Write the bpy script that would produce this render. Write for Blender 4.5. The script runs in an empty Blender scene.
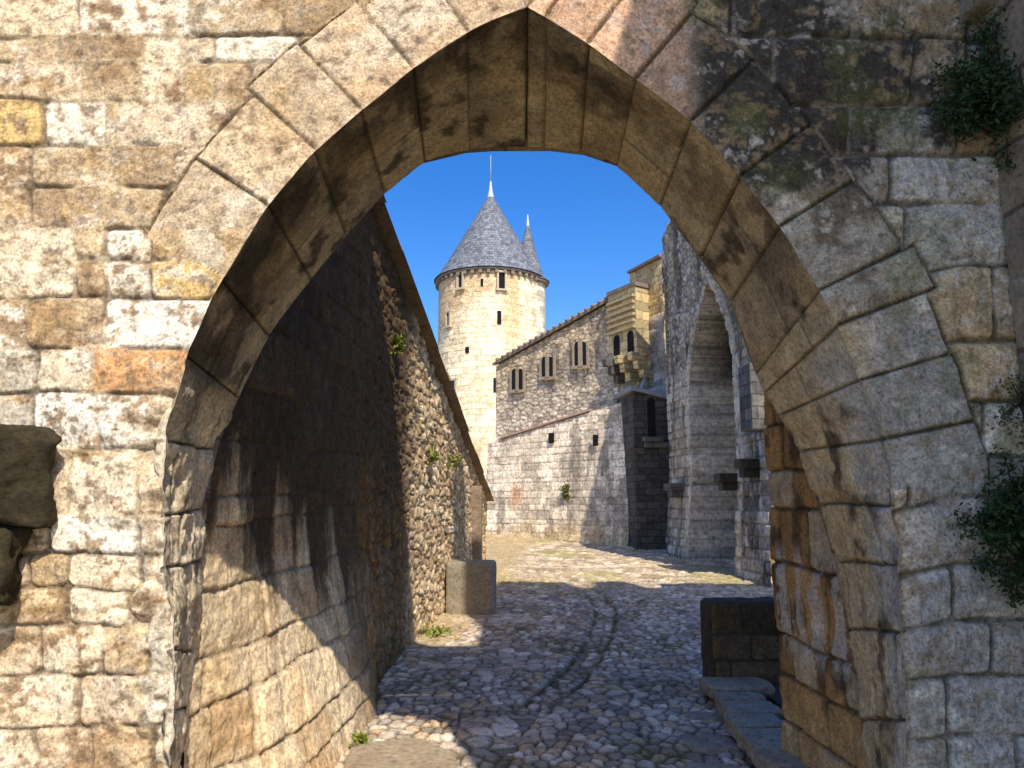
import bpy, math, random
import numpy as np
from mathutils import Vector
np.seterr(all='ignore')
RNG = random.Random(7)
C = bpy.context.scene.collection
# ------------------------------------------------------------------ camera model
FPX, PITCH, EYE = 760.0, math.radians(9.0), 1.6
CP, SP = math.cos(PITCH), math.sin(PITCH)
def ray(px, py):
    r, u = (px-512)/FPX, (384-py)/FPX
    return np.array([r, CP-u*SP, SP+u*CP])
def at_y(px, py, Y):
    d = ray(px, py); k = Y/d[1]
    return np.array([d[0]*k, Y, EYE+d[2]*k])
def proj(x, y, z):
    z = z-EYE
    dep = y*CP+z*SP
    return 512+FPX*x/dep, 384-FPX*(-y*SP+z*CP)/dep
def at_line(px, py, A, B):
    """ray meets the vertical plane through plan points A, B"""
    d = ray(px, py); A = np.array(A, float); B = np.array(B, float)
    n = np.array([-(B-A)[1], (B-A)[0]])
    k = n.dot(A)/n.dot(d[:2])
    return np.array([d[0]*k, d[1]*k, EYE+d[2]*k])
# ------------------------------------------------------------------ noise
def hsh(ix, iy, iz=0, seed=0):
    ix = np.asarray(ix).astype(np.int64); iy = np.asarray(iy).astype(np.int64); iz = np.asarray(iz).astype(np.int64)
    h = (ix*374761393 + iy*668265263 + iz*1440662683 + seed*974634541) & 0xffffffff
    h = ((h ^ (h >> 13))*1274126177) & 0xffffffff
    h = ((h ^ (h >> 16))*2246822519) & 0xffffffff
    h = h ^ (h >> 15)
    return h.astype(np.float64)/4294967296.0
def vnoise(x, y, z=0.0, seed=0):
    x, y, z = np.broadcast_arrays(np.asarray(x, float), np.asarray(y, float), np.asarray(z, float))
    ix, iy, iz = np.floor(x), np.floor(y), np.floor(z)
    fx, fy, fz = x-ix, y-iy, z-iz
    fx, fy, fz = [t*t*t*(t*(t*6-15)+10) for t in (fx, fy, fz)]
    out = 0
    for a in (0, 1):
        for b in (0, 1):
            for c in (0, 1):
                w = (fx if a else 1-fx)*(fy if b else 1-fy)*(fz if c else 1-fz)
                out = out + w*hsh(ix+a, iy+b, iz+c, seed)
    return out*2-1
def fbm(x, y, z=0.0, octv=4, seed=0, gain=.5):
    s, a, t = 0, 1.0, 0
    for o in range(octv):
        k = 2.03**o
        s = s + a*vnoise(np.asarray(x)*k+o*17.3, np.asarray(y)*k-o*9.1, np.asarray(z)*k+o*3.7, seed+o)
        t += a; a *= gain
    return s/t
def sst(a, b, x):
    t = np.clip((x-a)/(b-a), 0, 1)
    return t*t*(3-2*t)
def lerp(a, b, t): return a+(b-a)*t
def col(*c): return np.array(c, float)
def mix(c, d, m):
    m = np.clip(m, 0, 1)
    return c*(1-m[..., None])+np.asarray(d)*m[..., None]
# ------------------------------------------------------------------ masonry patterns
def coursed(u, v, hc=.25, lb=.45, seed=1, wob=.02, vj=.5):
    """irregular courses: block id hash, distance to nearest joint"""
    u = u+wob*fbm(u*2.2, v*2.2, 3, 3, seed+50); v = v+wob*fbm(u*1.7, v*2.2, 9, 3, seed+60)
    ci = np.floor(v/hc)
    b0 = (ci+vj*(hsh(ci, 5, 0, seed)-.5))*hc
    lo = v < b0
    ci = np.where(lo, ci-1, ci)
    b0 = (ci+vj*(hsh(ci, 5, 0, seed)-.5))*hc
    b1 = (ci+1+vj*(hsh(ci+1, 5, 0, seed)-.5))*hc
    hi = v > b1
    ci = np.where(hi, ci+1, ci)
    b0 = (ci+vj*(hsh(ci, 5, 0, seed)-.5))*hc
    b1 = (ci+1+vj*(hsh(ci+1, 5, 0, seed)-.5))*hc
    L = lb*(.7+.7*hsh(ci, 9, 1, seed)); off = hsh(ci, 3, 2, seed)*10
    q = u/L+off; bi = np.floor(q)
    def B(i): return i+.62*(hsh(i, ci, 4, seed)-.5)
    bi = np.where(q < B(bi), bi-1, bi); bi = np.where(q > B(bi+1), bi+1, bi)
    du = np.minimum(q-B(bi), B(bi+1)-q)*L
    dv = np.minimum(v-b0, b1-v)
    k = .03
    d = np.minimum(du, dv) - .0*k
    # round the corners a little
    d = np.where((du < k) & (dv < k), k-np.sqrt((k-du)**2+(k-dv)**2), d)
    return hsh(bi, ci, 7, seed), np.maximum(d, 0), hsh(bi, ci, 8, seed)
def rubble(u, v, cu=.2, cv=.12, seed=1, jit=.85, wob=.02):
    """jittered cells: id hash, distance to the edge (metres, roughly)"""
    u = u+wob*fbm(u*5, v*5, 3, 2, seed+50); v = v+wob*fbm(u*5, v*5, 9, 2, seed+60)
    a, b = u/cu, v/cv
    # offset every second row for a coursed feel
    ia, ib = np.floor(a), np.floor(b)
    f1 = np.full(a.shape, 9.); f2 = np.full(a.shape, 9.); i1 = np.zeros(a.shape); j1 = np.zeros(a.shape)
    for dj in (-1, 0, 1):
        for di in (-1, 0, 1):
            gi, gj = ia+di, ib+dj
            x = gi+.5+jit*(hsh(gi, gj, 1, seed)-.5)
            y = gj+.5+jit*(hsh(gi, gj, 2, seed)-.5)
            d = np.sqrt((a-x)**2+(b-y)**2)
            n = d < f1
            f2 = np.where(n, f1, np.minimum(f2, d)); f1 = np.where(n, d, f1)
            i1 = np.where(n, gi, i1); j1 = np.where(n, gj, j1)
    return hsh(i1, j1, 7, seed), (f2-f1)*.5*min(cu, cv), hsh(i1, j1, 8, seed)
# ------------------------------------------------------------------ mesh helpers
def tag(o, label=None, cat=None, group=None, kind=None):
    if label: o['label'] = label
    if cat: o['category'] = cat
    if group: o['group'] = group
    if kind: o['kind'] = kind
    return o
def empty(name, loc, label, cat, group=None):
    o = bpy.data.objects.new(name, None); C.objects.link(o); o.location = [float(t) for t in loc]
    o.empty_display_size = .2
    return tag(o, label, cat, group)
def link(name, me, mat, parent=None):
    o = bpy.data.objects.new(name, me); C.objects.link(o)
    if mat: me.materials.append(mat)
    if parent:
        o.parent = parent
        o.matrix_parent_inverse = parent.matrix_world.inverted() if False else __import__('mathutils').Matrix.Translation(-Vector(parent.location))
    return o
def np_mesh(name, V, Q, colr=None, smooth=True):
    me = bpy.data.meshes.new(name)
    used = np.zeros(len(V), bool); used[Q.ravel()] = True
    remap = np.cumsum(used)-1
    V = V[used]; Qr = remap[Q]
    nv, nq, k = len(V), len(Qr), Qr.shape[1]
    me.vertices.add(nv); me.vertices.foreach_set('co', V.astype(np.float32).ravel())
    me.loops.add(nq*k); me.loops.foreach_set('vertex_index', Qr.astype(np.int32).ravel())
    me.polygons.add(nq)
    me.polygons.foreach_set('loop_start', np.arange(0, nq*k, k, dtype=np.int32))
    me.polygons.foreach_set('loop_total', np.full(nq, k, np.int32))
    me.polygons.foreach_set('use_smooth', np.full(nq, smooth, bool))
    me.update(calc_edges=True); me.validate()
    if colr is not None:
        cc = np.ones((nv, 4), np.float32); cc[:, :3] = np.clip(colr[used], .004, .95)
        at = me.color_attributes.new('Col', 'FLOAT_COLOR', 'POINT'); at.data.foreach_set('color', cc.ravel())
    return me
def grid_quads(nr, nc, flip=False):
    i = np.arange(nr*nc).reshape(nr, nc)
    q = np.stack([i[:-1, :-1], i[:-1, 1:], i[1:, 1:], i[1:, :-1]], -1).reshape(-1, 4)
    return q[:, ::-1] if flip else q
class MB:
    """collects boxes, prisms and lathes, then becomes ONE mesh object"""
    def __init__(s): s.v = []; s.f = []; s.sm = []
    def add(s, vs, fs, smooth=False):
        b = len(s.v); s.v += [tuple(float(c) for c in p) for p in vs]
        s.f += [tuple(b+i for i in f) for f in fs]; s.sm += [smooth]*len(fs)
    def box(s, c, size, rz=0, taper=1.0):
        cx, cy, cz = c; a, b, h = [t/2 for t in size]
        ca, sa = math.cos(rz), math.sin(rz); vs = []
        for z, k in ((-h, 1), (h, taper)):
            for x, y in ((-a, -b), (a, -b), (a, b), (-a, b)):
                x *= k; y *= k
                vs.append((cx+x*ca-y*sa, cy+x*sa+y*ca, cz+z))
        s.add(vs, [(3, 2, 1, 0), (4, 5, 6, 7), (0, 1, 5, 4), (1, 2, 6, 5), (2, 3, 7, 6), (3, 0, 4, 7)])
    def prism(s, poly, vec):
        n = len(poly); vec = np.array(vec, float)
        vs = [np.array(p, float) for p in poly]+[np.array(p, float)+vec for p in poly]
        s.add(vs, [tuple(range(n)), tuple(range(2*n-1, n-1, -1))]+[(i, i+n, (i+1) % n+n, (i+1) % n) for i in range(n)])
    def lathe(s, c, prof, n=48, smooth=True):
        vs = []
        for r, z in prof:
            for k in range(n):
                a = 2*math.pi*k/n; vs.append((c[0]+r*math.cos(a), c[1]+r*math.sin(a), c[2]+z))
        fs = [(j*n+k, j*n+(k+1) % n, (j+1)*n+(k+1) % n, (j+1)*n+k) for j in range(len(prof)-1) for k in range(n)]
        s.add(vs, fs, smooth)
    def tube(s, p, q, r0, r1, n=7):
        p, q = Vector(p), Vector(q); d = (q-p).normalized(); a = d.orthogonal().normalized(); b = d.cross(a)
        vs = [p+(a*math.cos(2*math.pi*k/n)+b*math.sin(2*math.pi*k/n))*r0 for k in range(n)]
        vs += [q+(a*math.cos(2*math.pi*k/n)+b*math.sin(2*math.pi*k/n))*r1 for k in range(n)]
        s.add(vs, [(k, (k+1) % n, (k+1) % n+n, k+n) for k in range(n)]+[tuple(range(n-1, -1, -1)), tuple(range(n, 2*n))], True)
    def build(s, name, mat, parent=None, bevel=0, fix=True):
        me = bpy.data.meshes.new(name); me.from_pydata(s.v, [], s.f)
        me.polygons.foreach_set('use_smooth', s.sm)
        if fix:
            import bmesh
            bm = bmesh.new(); bm.from_mesh(me); bmesh.ops.recalc_face_normals(bm, faces=bm.faces)
            if bevel: bmesh.ops.bevel(bm, geom=bm.edges[:], offset=bevel, segments=2, affect='EDGES', profile=.6)
            bm.to_mesh(me); bm.free()
        uv = me.uv_layers.new(name='UVMap')
        co = [v.co for v in me.vertices]
        for p in me.polygons:
            n = p.normal
            if abs(n.z) > .8: t, b = Vector((1, 0, 0)), Vector((0, 1, 0))
            else:
                t = Vector((0, 0, 1)).cross(n).normalized(); b = Vector((0, 0, 1))
            for li in p.loop_indices:
                c = co[me.loops[li].vertex_index]; uv.data[li].uv = (c.dot(t), c.dot(b))
        return link(name, me, mat, parent)
# ------------------------------------------------------------------ materials
def new_mat(name):
    m = bpy.data.materials.new(name); m.use_nodes = True
    nt = m.node_tree; b = nt.nodes['Principled BSDF']
    b.inputs['Roughness'].default_value = .92
    b.inputs['Specular IOR Level'].default_value = .25
    return m, nt, b
def N(nt, t, **kw):
    n = nt.nodes.new(t)
    for k, v in kw.items():
        if k in n.inputs: n.inputs[k].default_value = v
        else: setattr(n, k, v)
    return n
def mixc(nt, mode, fac, a, b):
    n = nt.nodes.new('ShaderNodeMix'); n.data_type = 'RGBA'; n.blend_type = mode
    for s, v in ((0, fac), (6, a), (7, b)):
        if hasattr(v, 'links') or isinstance(v, bpy.types.NodeSocket): nt.links.new(v, n.inputs[s])
        elif s == 0: n.inputs[0].default_value = v
        else: n.inputs[s].default_value = (*v, 1) if len(v) == 3 else v
    return n.outputs[2]
def ramp(nt, src, stops):
    r = nt.nodes.new('ShaderNodeValToRGB'); e = r.color_ramp.elements
    while len(e) < len(stops): e.new(.5)
    for k, (p, c) in enumerate(stops):
        e[k].position = p; e[k].color = (c, c, c, 1) if not hasattr(c, '__len__') else (*c, 1)
    nt.links.new(src, r.inputs[0]); return r.outputs[0]
def vc_mat(name, s1=14, s2=70, amp=(.55, 1.4), bump=.5, dist=.012, spots=.35, light=.25, warm=(1, 1, 1)):
    """stone whose block tints come from the mesh; grain, pits and lichen are added here"""
    m, nt, b = new_mat(name); L = nt.links.new
    tc = N(nt, 'ShaderNodeTexCoord'); at = N(nt, 'ShaderNodeAttribute', attribute_name='Col')
    n1 = N(nt, 'ShaderNodeTexNoise', Scale=s1, Detail=9.0, Roughness=.72); L(tc.outputs['Object'], n1.inputs['Vector'])
    n2 = N(nt, 'ShaderNodeTexNoise', Scale=s2, Detail=6.0, Roughness=.7); L(tc.outputs['Object'], n2.inputs['Vector'])
    n3 = N(nt, 'ShaderNodeTexNoise', Scale=s1*1.7, Detail=10.0, Roughness=.78, Distortion=.4); L(tc.outputs['Object'], n3.inputs['Vector'])
    c = mixc(nt, 'MULTIPLY', 1.0, at.outputs['Color'], warm); c = mixc(nt, 'MULTIPLY', 1.0, c, ramp(nt, n1.outputs[0], [(.3, amp[0]), (.52, 1.0), (.72, amp[1])]))
    c = mixc(nt, 'MULTIPLY', .8, c, ramp(nt, n2.outputs[0], [(.34, .36), (.5, 1.0), (.68, 1.4)]))
    sp = ramp(nt, n3.outputs[0], [(.36, 1.0), (.46, 0.0)])
    mm = N(nt, 'ShaderNodeMath', operation='MULTIPLY'); L(sp, mm.inputs[0]); mm.inputs[1].default_value = spots
    c = mixc(nt, 'MIX', mm.outputs[0], c, (.05, .04, .03))
    li = ramp(nt, n3.outputs[0], [(.56, 0.0), (.68, 1.0)])
    m2 = N(nt, 'ShaderNodeMath', operation='MULTIPLY'); L(li, m2.inputs[0]); m2.inputs[1].default_value = light
    c = mixc(nt, 'SCREEN', m2.outputs[0], c, (.5, .47, .4))
    L(c, b.inputs['Base Color'])
    ad = N(nt, 'ShaderNodeMath', operation='ADD'); L(n1.outputs[0], ad.inputs[0])
    h2 = N(nt, 'ShaderNodeMath', operation='MULTIPLY'); L(n2.outputs[0], h2.inputs[0]); h2.inputs[1].default_value = .45
    L(h2.outputs[0], ad.inputs[1])
    bp = N(nt, 'ShaderNodeBump', Strength=bump, Distance=dist); L(ad.outputs[0], bp.inputs['Height']); L(bp.outputs[0], b.inputs['Normal'])
    return m
def stone_mat(name, c1, c2, dark=(.06, .05, .04), scale=6, bump=.6, dist=.02, brick=None):
    """plain weathered stone, optionally with coursed joints on UVs"""
    m, nt, b = new_mat(name); L = nt.links.new
    tc = N(nt, 'ShaderNodeTexCoord')
    n1 = N(nt, 'ShaderNodeTexNoise', Scale=scale, Detail=9.0, Roughness=.7); L(tc.outputs['Object'], n1.inputs['Vector'])
    n2 = N(nt, 'ShaderNodeTexNoise', Scale=scale*6, Detail=6.0, Roughness=.7); L(tc.outputs['Object'], n2.inputs['Vector'])
    c = mixc(nt, 'MIX', ramp(nt, n1.outputs[0], [(.35, 0.0), (.65, 1.0)]), c1, c2)
    c = mixc(nt, 'MULTIPLY', .85, c, ramp(nt, n2.outputs[0], [(.3, .45), (.5, 1.0), (.7, 1.35)]))
    c = mixc(nt, 'MIX', ramp(nt, n1.outputs[0], [(.28, .8), (.42, 0.0)]), c, dark)
    hgt = n1.outputs[0]
    if brick:
        br = N(nt, 'ShaderNodeTexBrick'); br.inputs['Scale'].default_value = 1
        br.inputs['Brick Width'].default_value, br.inputs['Row Height'].default_value = brick
        br.inputs['Mortar Size'].default_value = .012; br.inputs['Mortar Smooth'].default_value = .6
        br.inputs['Color1'].default_value = (.6, .6, .6, 1); br.inputs['Color2'].default_value = (1.25, 1.2, 1.1, 1); br.inputs['Mortar'].default_value = (.45, .43, .4, 1)
        nv = N(nt, 'ShaderNodeTexNoise', Scale=3.0, Detail=3.0); L(tc.outputs['UV'], nv.inputs['Vector'])
        vm = N(nt, 'ShaderNodeVectorMath', operation='MULTIPLY_ADD'); L(nv.outputs['Color'], vm.inputs[0]); vm.inputs[1].default_value = (.08, .08, 0); L(tc.outputs['UV'], vm.inputs[2])
        L(vm.outputs[0], br.inputs['Vector'])
        c = mixc(nt, 'MULTIPLY', 1.0, c, br.outputs['Color'])
        ma = N(nt, 'ShaderNodeMath', operation='SUBTRACT'); L(n1.outputs[0], ma.inputs[0]); L(br.outputs['Fac'], ma.inputs[1]); hgt = ma.outputs[0]
    L(c, b.inputs['Base Color'])
    bp = N(nt, 'ShaderNodeBump', Strength=bump, Distance=dist); L(hgt, bp.inputs['Height']); L(bp.outputs[0], b.inputs['Normal'])
    return m
def leaf_mat(name, c1, c2):
    m, nt, b = new_mat(name); L = nt.links.new
    g = N(nt, 'ShaderNodeNewGeometry')
    c = mixc(nt, 'MIX', g.outputs['Random Per Island'], c1, c2); L(c, b.inputs['Base Color'])
    b.inputs['Roughness'].default_value = .6; b.inputs['Transmission Weight'].default_value = 0
    b.inputs['Subsurface Weight'].default_value = 0
    return m
M_GATE = vc_mat('weathered_gate_stone', 16, 85, (.5, 1.45), .6, .014, .6, .32, (1.27, 1.19, 1.05))
M_SOFF = vc_mat('sheltered_arch_stone', 9, 60, (.6, 1.4), .55, .012, .35, .12, (1.3, 1.25, 1.15))
M_WALL = vc_mat('street_wall_stone', 10, 50, (.6, 1.5), .6, .02, .4, .10, (1.22, 1.12, .95))
M_ROAD = vc_mat('cobble_stone', 22, 90, (.6, 1.4), .35, .01, .25, .2, (1.42, 1.2, .93))
M_FAR = vc_mat('far_masonry', 2.6, 13, (.65, 1.4), .7, .05, .4, .25, (1.32, 1.18, .97))
M_BODY = stone_mat('gate_body_stone', (.36, .29, .2), (.24, .2, .15), brick=(.55, .28))
M_BLOCK = stone_mat('pale_block_stone', (.34, .28, .2), (.24, .2, .14), scale=5)
M_DARK = stone_mat('dark_mossy_stone', (.10, .08, .05), (.055, .045, .03), scale=7)
M_STUB = stone_mat('dark_stub_stone', (.06, .045, .02), (.02, .016, .009), scale=9, bump=.9)
M_SLAB = stone_mat('slab_stone', (.44, .37, .27), (.24, .2, .145), scale=7, bump=.8)
M_COPE = stone_mat('coping_stone', (.22, .15, .09), (.34, .26, .17), scale=4)
M_TRIM = stone_mat('pale_trim_stone', (.6, .52, .38), (.48, .4, .27), dark=(.3, .24, .16), scale=3)
M_TAN = stone_mat('tan_frame_stone', (.42, .33, .23), (.34, .27, .19), dark=(.2, .15, .1), scale=3)
M_YEL = stone_mat('yellow_turret_stone', (.74, .60, .34), (.62, .48, .25), dark=(.3, .22, .12), scale=2.5, brick=(.5, .25))
M_GREY = stone_mat('grey_block_stone', (.2, .19, .17), (.11, .105, .095), scale=1.6, brick=(.4, .2))
M_VOID, _nt, _b = new_mat('dark_opening'); _b.inputs['Base Color'].default_value = (.012, .011, .01, 1)
M_GLASS, _nt, _b = new_mat('dim_glass'); _b.inputs['Base Color'].default_value = (.05, .055, .06, 1); _b.inputs['Roughness'].default_value = .25
M_LEAD, _nt, _b = new_mat('grey_lead'); _b.inputs['Base Color'].default_value = (.55, .57, .6, 1); _b.inputs['Roughness'].default_value = .5
M_TILE = stone_mat('brown_roof_tile', (.30, .24, .18), (.2, .165, .13), scale=5)
M_RED = stone_mat('red_tile_course', (.46, .22, .16), (.45, .34, .27), dark=(.25, .2, .17), scale=2)
def slate():
    m, nt, b = new_mat('blue_grey_slate'); L = nt.links.new
    tc = N(nt, 'ShaderNodeTexCoord')
    br = N(nt, 'ShaderNodeTexBrick'); br.inputs['Scale'].default_value = 1
    br.inputs['Brick Width'].default_value = .24; br.inputs['Row Height'].default_value = .17; br.inputs['Mortar Size'].default_value = .012
    br.inputs['Color1'].default_value = (.125, .132, .145, 1); br.inputs['Color2'].default_value = (.235, .245, .262, 1); br.inputs['Mortar'].default_value = (.085, .09, .1, 1)
    L(tc.outputs['UV'], br.inputs['Vector'])
    n = N(nt, 'ShaderNodeTexNoise', Scale=4.0, Detail=8.0, Roughness=.75); L(tc.outputs['Object'], n.inputs['Vector'])
    c = mixc(nt, 'MULTIPLY', 1.0, br.outputs['Color'], ramp(nt, n.outputs[0], [(.3, .5), (.5, 1.0), (.7, 1.7)]))
    L(c, b.inputs['Base Color']); b.inputs['Roughness'].default_value = .6
    bp = N(nt, 'ShaderNodeBump', Strength=.6, Distance=.03); L(br.outputs['Fac'], bp.inputs['Height']); bp.invert = True; L(bp.outputs[0], b.inputs['Normal'])
    return m
M_SLATE = slate()
M_LEAF = leaf_mat('dark_shrub_leaf', (.012, .032, .010), (.055, .10, .03))
M_WEED = leaf_mat('yellow_green_leaf', (.16, .2, .03), (.3, .32, .06))
M_TWIG, _nt, _b = new_mat('brown_twig'); _b.inputs['Base Color'].default_value = (.06, .045, .03, 1)
# ------------------------------------------------------------------ terrain height
def zg(x, y): return np.interp(y, [0, 5, 8, 10.3, 14, 18, 21, 25, 40], [0, 0, .10, .2, .38, .46, .58, .85, 1.6])+0*np.asarray(x)

# =================================================================== GATEWAY
YF, YR = 3.0, 3.75
PL = [(166, 820, 181, 820), (172, 720, 188, 720), (174, 620, 197, 620), (166, 540, 204, 530), (160, 480, 209, 475), (168, 415, 222, 430),
      (187, 355, 238, 398), (205, 312, 252, 368), (225, 275, 270, 332), (268, 205, 311, 279), (315, 150, 346, 235), (362, 110, 385, 192),
      (413, 68, 424, 160), (467, 32, 470, 149), (500, 15, 500, 147), (527, 7, 527, 147)]
PR = [(908, 820, 872, 820), (905, 720, 862, 720), (902, 640, 851, 640), (899, 570, 838, 570), (893, 500, 818, 500), (880, 440, 800, 450),
      (860, 380, 778, 415), (838, 325, 765, 392), (820, 290, 757, 376), (780, 226, 730, 300), (740, 176, 700, 258), (692, 121, 662, 206),
      (635, 78, 616, 163), (588, 43, 580, 151), (545, 17, 545, 147), (527, 7, 527, 147)]
def curve_tab(P):
    F = np.array([at_y(a, b, YF) for a, b, _, _ in P]); R = np.array([at_y(c, d, YR) for _, _, c, d in P])
    F0, R0 = F[0].copy(), R[0].copy(); F0[2] = -.15; R0[2] = -.2
    F0[0] *= 1.02; R0[0] *= 1.02
    return np.vstack([F0, F]), np.vstack([R0, R])
ZA = at_y(527, 7, YF)[2]; XA = at_y(527, 7, YF)[0]
gate = empty('stone_gateway', (0, YF, 0), 'huge pointed stone archway in the foreground framing the cobbled street', 'gateway')
# stones of the sunlit half, read off in rows: bottom of row, breaks, tint names
PAL = {'b': col(.60, .485, .35), 't': col(.48, .37, .235), 'n': col(.37, .27, .165), 'w': col(.76, .69, .57), 'c': col(.69, .59, .44), 'y': col(.60, .43, .19),
       'o': col(.56, .32, .15), 'g': col(.52, .47, .38), 'W': col(.78, .73, .64)}
LROWS = [(-60, [60, 150, 260, 370], 'btctb'), (36, [80, 192, 285, 380], 'cwtnt'), (62, [60, 145, 180, 215, 300], 'tncbwt'), (100, [80, 140, 183, 250], 'btctb'),
         (146, [40, 105, 118, 230], 'ywtbt'), (187, [30, 112, 172], 'btnb'), (230, [28, 100, 165], 'bntw'), (260, [76, 105, 150], 'ctwt'),
         (298, [76, 105, 150], 'ctwy'), (348, [25, 104], 'wtWb'), (394, [36, 94], 'gcob'), (447, [34, 170], 'gWg'), (514, [14, 70, 138], 'tbct'), (554, [48, 138], 'bWg'),
         (590, [26, 66, 140], 'btcg'), (624, [66, 128], 'bcg'), (676, [42, 104, 148], 'bctg'), (728, [80, 138], 'cbg'), (800, [36, 90, 150], 'cbtg'), (900, [100], 'bt')]
def rows_layout(px, py, rows, seed):
    px = px+5*fbm(px/45, py/45, 1, 3, seed); py = py+4*fbm(px/60, py/45, 5, 3, seed+9)
    ends = np.array([r[0] for r in rows], float)
    ri = np.clip(np.searchsorted(ends, py), 0, len(rows)-1)
    top = np.concatenate([[ends[0]-60], ends[:-1]])
    dv = np.minimum(py-top[ri], ends[ri]-py); dv = np.where(ri == 0, ends[0]-py, dv)
    du = np.full(px.shape, 99.); bi = np.zeros(px.shape); C_ = np.zeros(px.shape+(3,))
    for k, (e, br, tn) in enumerate(rows):
        m = ri == k
        if not m.any(): continue
        q = px[m]; br = np.array(br, float); b = np.searchsorted(br, q); bi[m] = b
        dd = np.abs(q[:, None]-br[None]).min(1); du[m] = dd
        pal = np.array([PAL[t] for t in tn]); C_[m] = pal[np.clip(b, 0, len(tn)-1)]
    k = 9
    d = np.minimum(du, dv); d = np.where((du < k) & (dv < k), k-np.sqrt((k-du)**2+(k-dv)**2), d)
    return hsh(bi, ri, 7, seed), np.maximum(d, 0)/253., C_
def gate_half(P, side, ring_end, ring_names):
    F, R = curve_tab(P)
    zs = np.concatenate([np.linspace(-.15, .6, 40)[:-1], np.linspace(.6, ZA, 440), np.linspace(ZA, 4.35, 46)[1:]])
    def smooth(a):
        n = len(a); pad = 17
        e = np.concatenate([2*a[0]-a[pad:0:-1], a, 2*a[-1]-a[-2:-pad-2:-1]])
        k = np.hanning(2*pad+1); k /= k.sum()
        return np.convolve(e, k, 'valid')
    m = zs <= ZA+1e-6
    xF = np.full(len(zs), XA); xR = np.full(len(zs), XA); zR = np.full(len(zs), R[-1, 2])
    xF[m] = smooth(np.interp(zs[m], F[:, 2], F[:, 0])); xR[m] = smooth(np.interp(zs[m], F[:, 2], R[:, 0])); zR[m] = smooth(np.interp(zs[m], F[:, 2], R[:, 2]))
    xF0 = xF.copy()
    lowz = sst(2.35, 1.95, zs)*(1 if side < 0 else .5)
    xF += m*side*(.005+.016*lowz)*fbm(zs*9, 0*zs, 3, 3, 77+side, .45); xR += m*side*(.005+.012*lowz)*fbm(zs*7, 0*zs, 9, 3, 87+side, .45)
    nf, ns = 330, 96
    xo = -2.65 if side < 0 else 2.25
    t = np.linspace(0, 1, nf)**.9
    X = xo+(xF[:, None]-xo)*t[None]; Z = np.repeat(zs[:, None], nf, 1); Y = np.full_like(X, YF)
    q = np.linspace(0, 1, ns+1)[1:]
    Xs = xF[:, None]+(xR-xF)[:, None]*q; Zs = zs[:, None]+(zR-zs)[:, None]*q; Ys = YF+(YR-YF)*q[None]+0*Xs
    X = np.hstack([X, Xs]); Y = np.hstack([Y, Ys]); Z = np.hstack([Z, Zs])
    nr, nc = X.shape
    # arc position along the front edge
    sF = np.concatenate([[0], np.cumsum(np.hypot(np.diff(xF), np.diff(zs)))])
    iA = np.where(m)[0][-1]; sA = sF[iA]
    px, py = proj(X, Y, Z); pxF, pyF = proj(xF, np.full_like(xF, YF), zs)
    # joints of the ring, by height of their foot on the edge
    jz = np.array([at_y(a, b, YF)[2] for a, b in ring_names]); js = np.interp(jz, zs[:iA+1], sF[:iA+1])
    js = np.concatenate([js, [sA]]) if abs(js[-1]-sA) > .05 else js
    # nearest point on the curve for the face
    Cc = np.stack([xF0[:iA+1], zs[:iA+1]], 1); Cs = sF[:iA+1]; Tn = np.gradient(Cc, axis=0); Tn /= np.linalg.norm(Tn, axis=1)[:, None]
    Xf, Zf = X[:, :nf].ravel(), Z[:, :nf].ravel()
    rr = np.empty(len(Xf)); ss = np.empty(len(Xf))
    for a in range(0, len(Xf), 20000):
        dd = (Xf[a:a+20000, None]-Cc[None, :, 0])**2+(Zf[a:a+20000, None]-Cc[None, :, 1])**2
        k = dd.argmin(1); al = np.clip((Xf[a:a+20000]-Cc[k, 0])*Tn[k, 0]+(Zf[a:a+20000]-Cc[k, 1])*Tn[k, 1], -.02, .02)
        rr[a:a+20000] = np.sqrt(np.maximum(dd[np.arange(len(k)), k]-al**2, 0)); ss[a:a+20000] = Cs[k]+al
    rr = rr.reshape(nr, nf); ss = ss.reshape(nr, nf)
    pf, qf = px[:, :nf], py[:, :nf]
    sd = 11 if side < 0 else 23
    if side < 0:
        bid, d, bc = rows_layout(pf, qf, LROWS, sd)
    else:
        tilt = .26*np.clip(960-pf, 0, 160)*sst(180, 330, qf)*(1-.5*sst(520, 700, qf))
        bid, d, b2 = coursed(pf/253.+3, -(qf-tilt)/253.+6, .235, .44, 31, .016, .45)
        top = sst(330, 120, qf)
        bc = np.empty(pf.shape+(3,)); bc[:] = col(.275, .245, .19)
        bc = mix(bc, col(.34, .285, .19), sst(.55, .7, bid)*(1-top*.7)); bc = mix(bc, col(.30, .31, .305), sst(.38, .3, bid)); bc = mix(bc, col(.40, .39, .35), sst(.86, .9, b2))
        bc = bc*(.75+.6*b2)[..., None]*1.1
        # lower right stones are cooler and bluish
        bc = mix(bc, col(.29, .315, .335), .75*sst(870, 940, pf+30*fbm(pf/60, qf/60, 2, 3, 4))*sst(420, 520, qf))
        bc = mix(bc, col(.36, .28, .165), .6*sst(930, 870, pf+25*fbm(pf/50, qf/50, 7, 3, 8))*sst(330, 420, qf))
    # the ring of voussoirs
    vi = np.searchsorted(js, ss+.006*fbm(pf/30, qf/30, 4, 2, sd))
    T = .35+.09*hsh(vi, 3, 0, sd)+(.03 if side > 0 else 0)+.012*fbm(pf/30, qf/30, 8, 2, sd)
    jd = np.abs(ss[..., None]-js[None, None]).min(-1)
    jd = np.where(Z[:, :nf] > ZA, np.minimum(jd, np.abs(X[:, :nf]-XA)+1), jd)
    inring = (rr < T) & (ss > ring_end_s(ring_end, zs, sF, iA))
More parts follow.
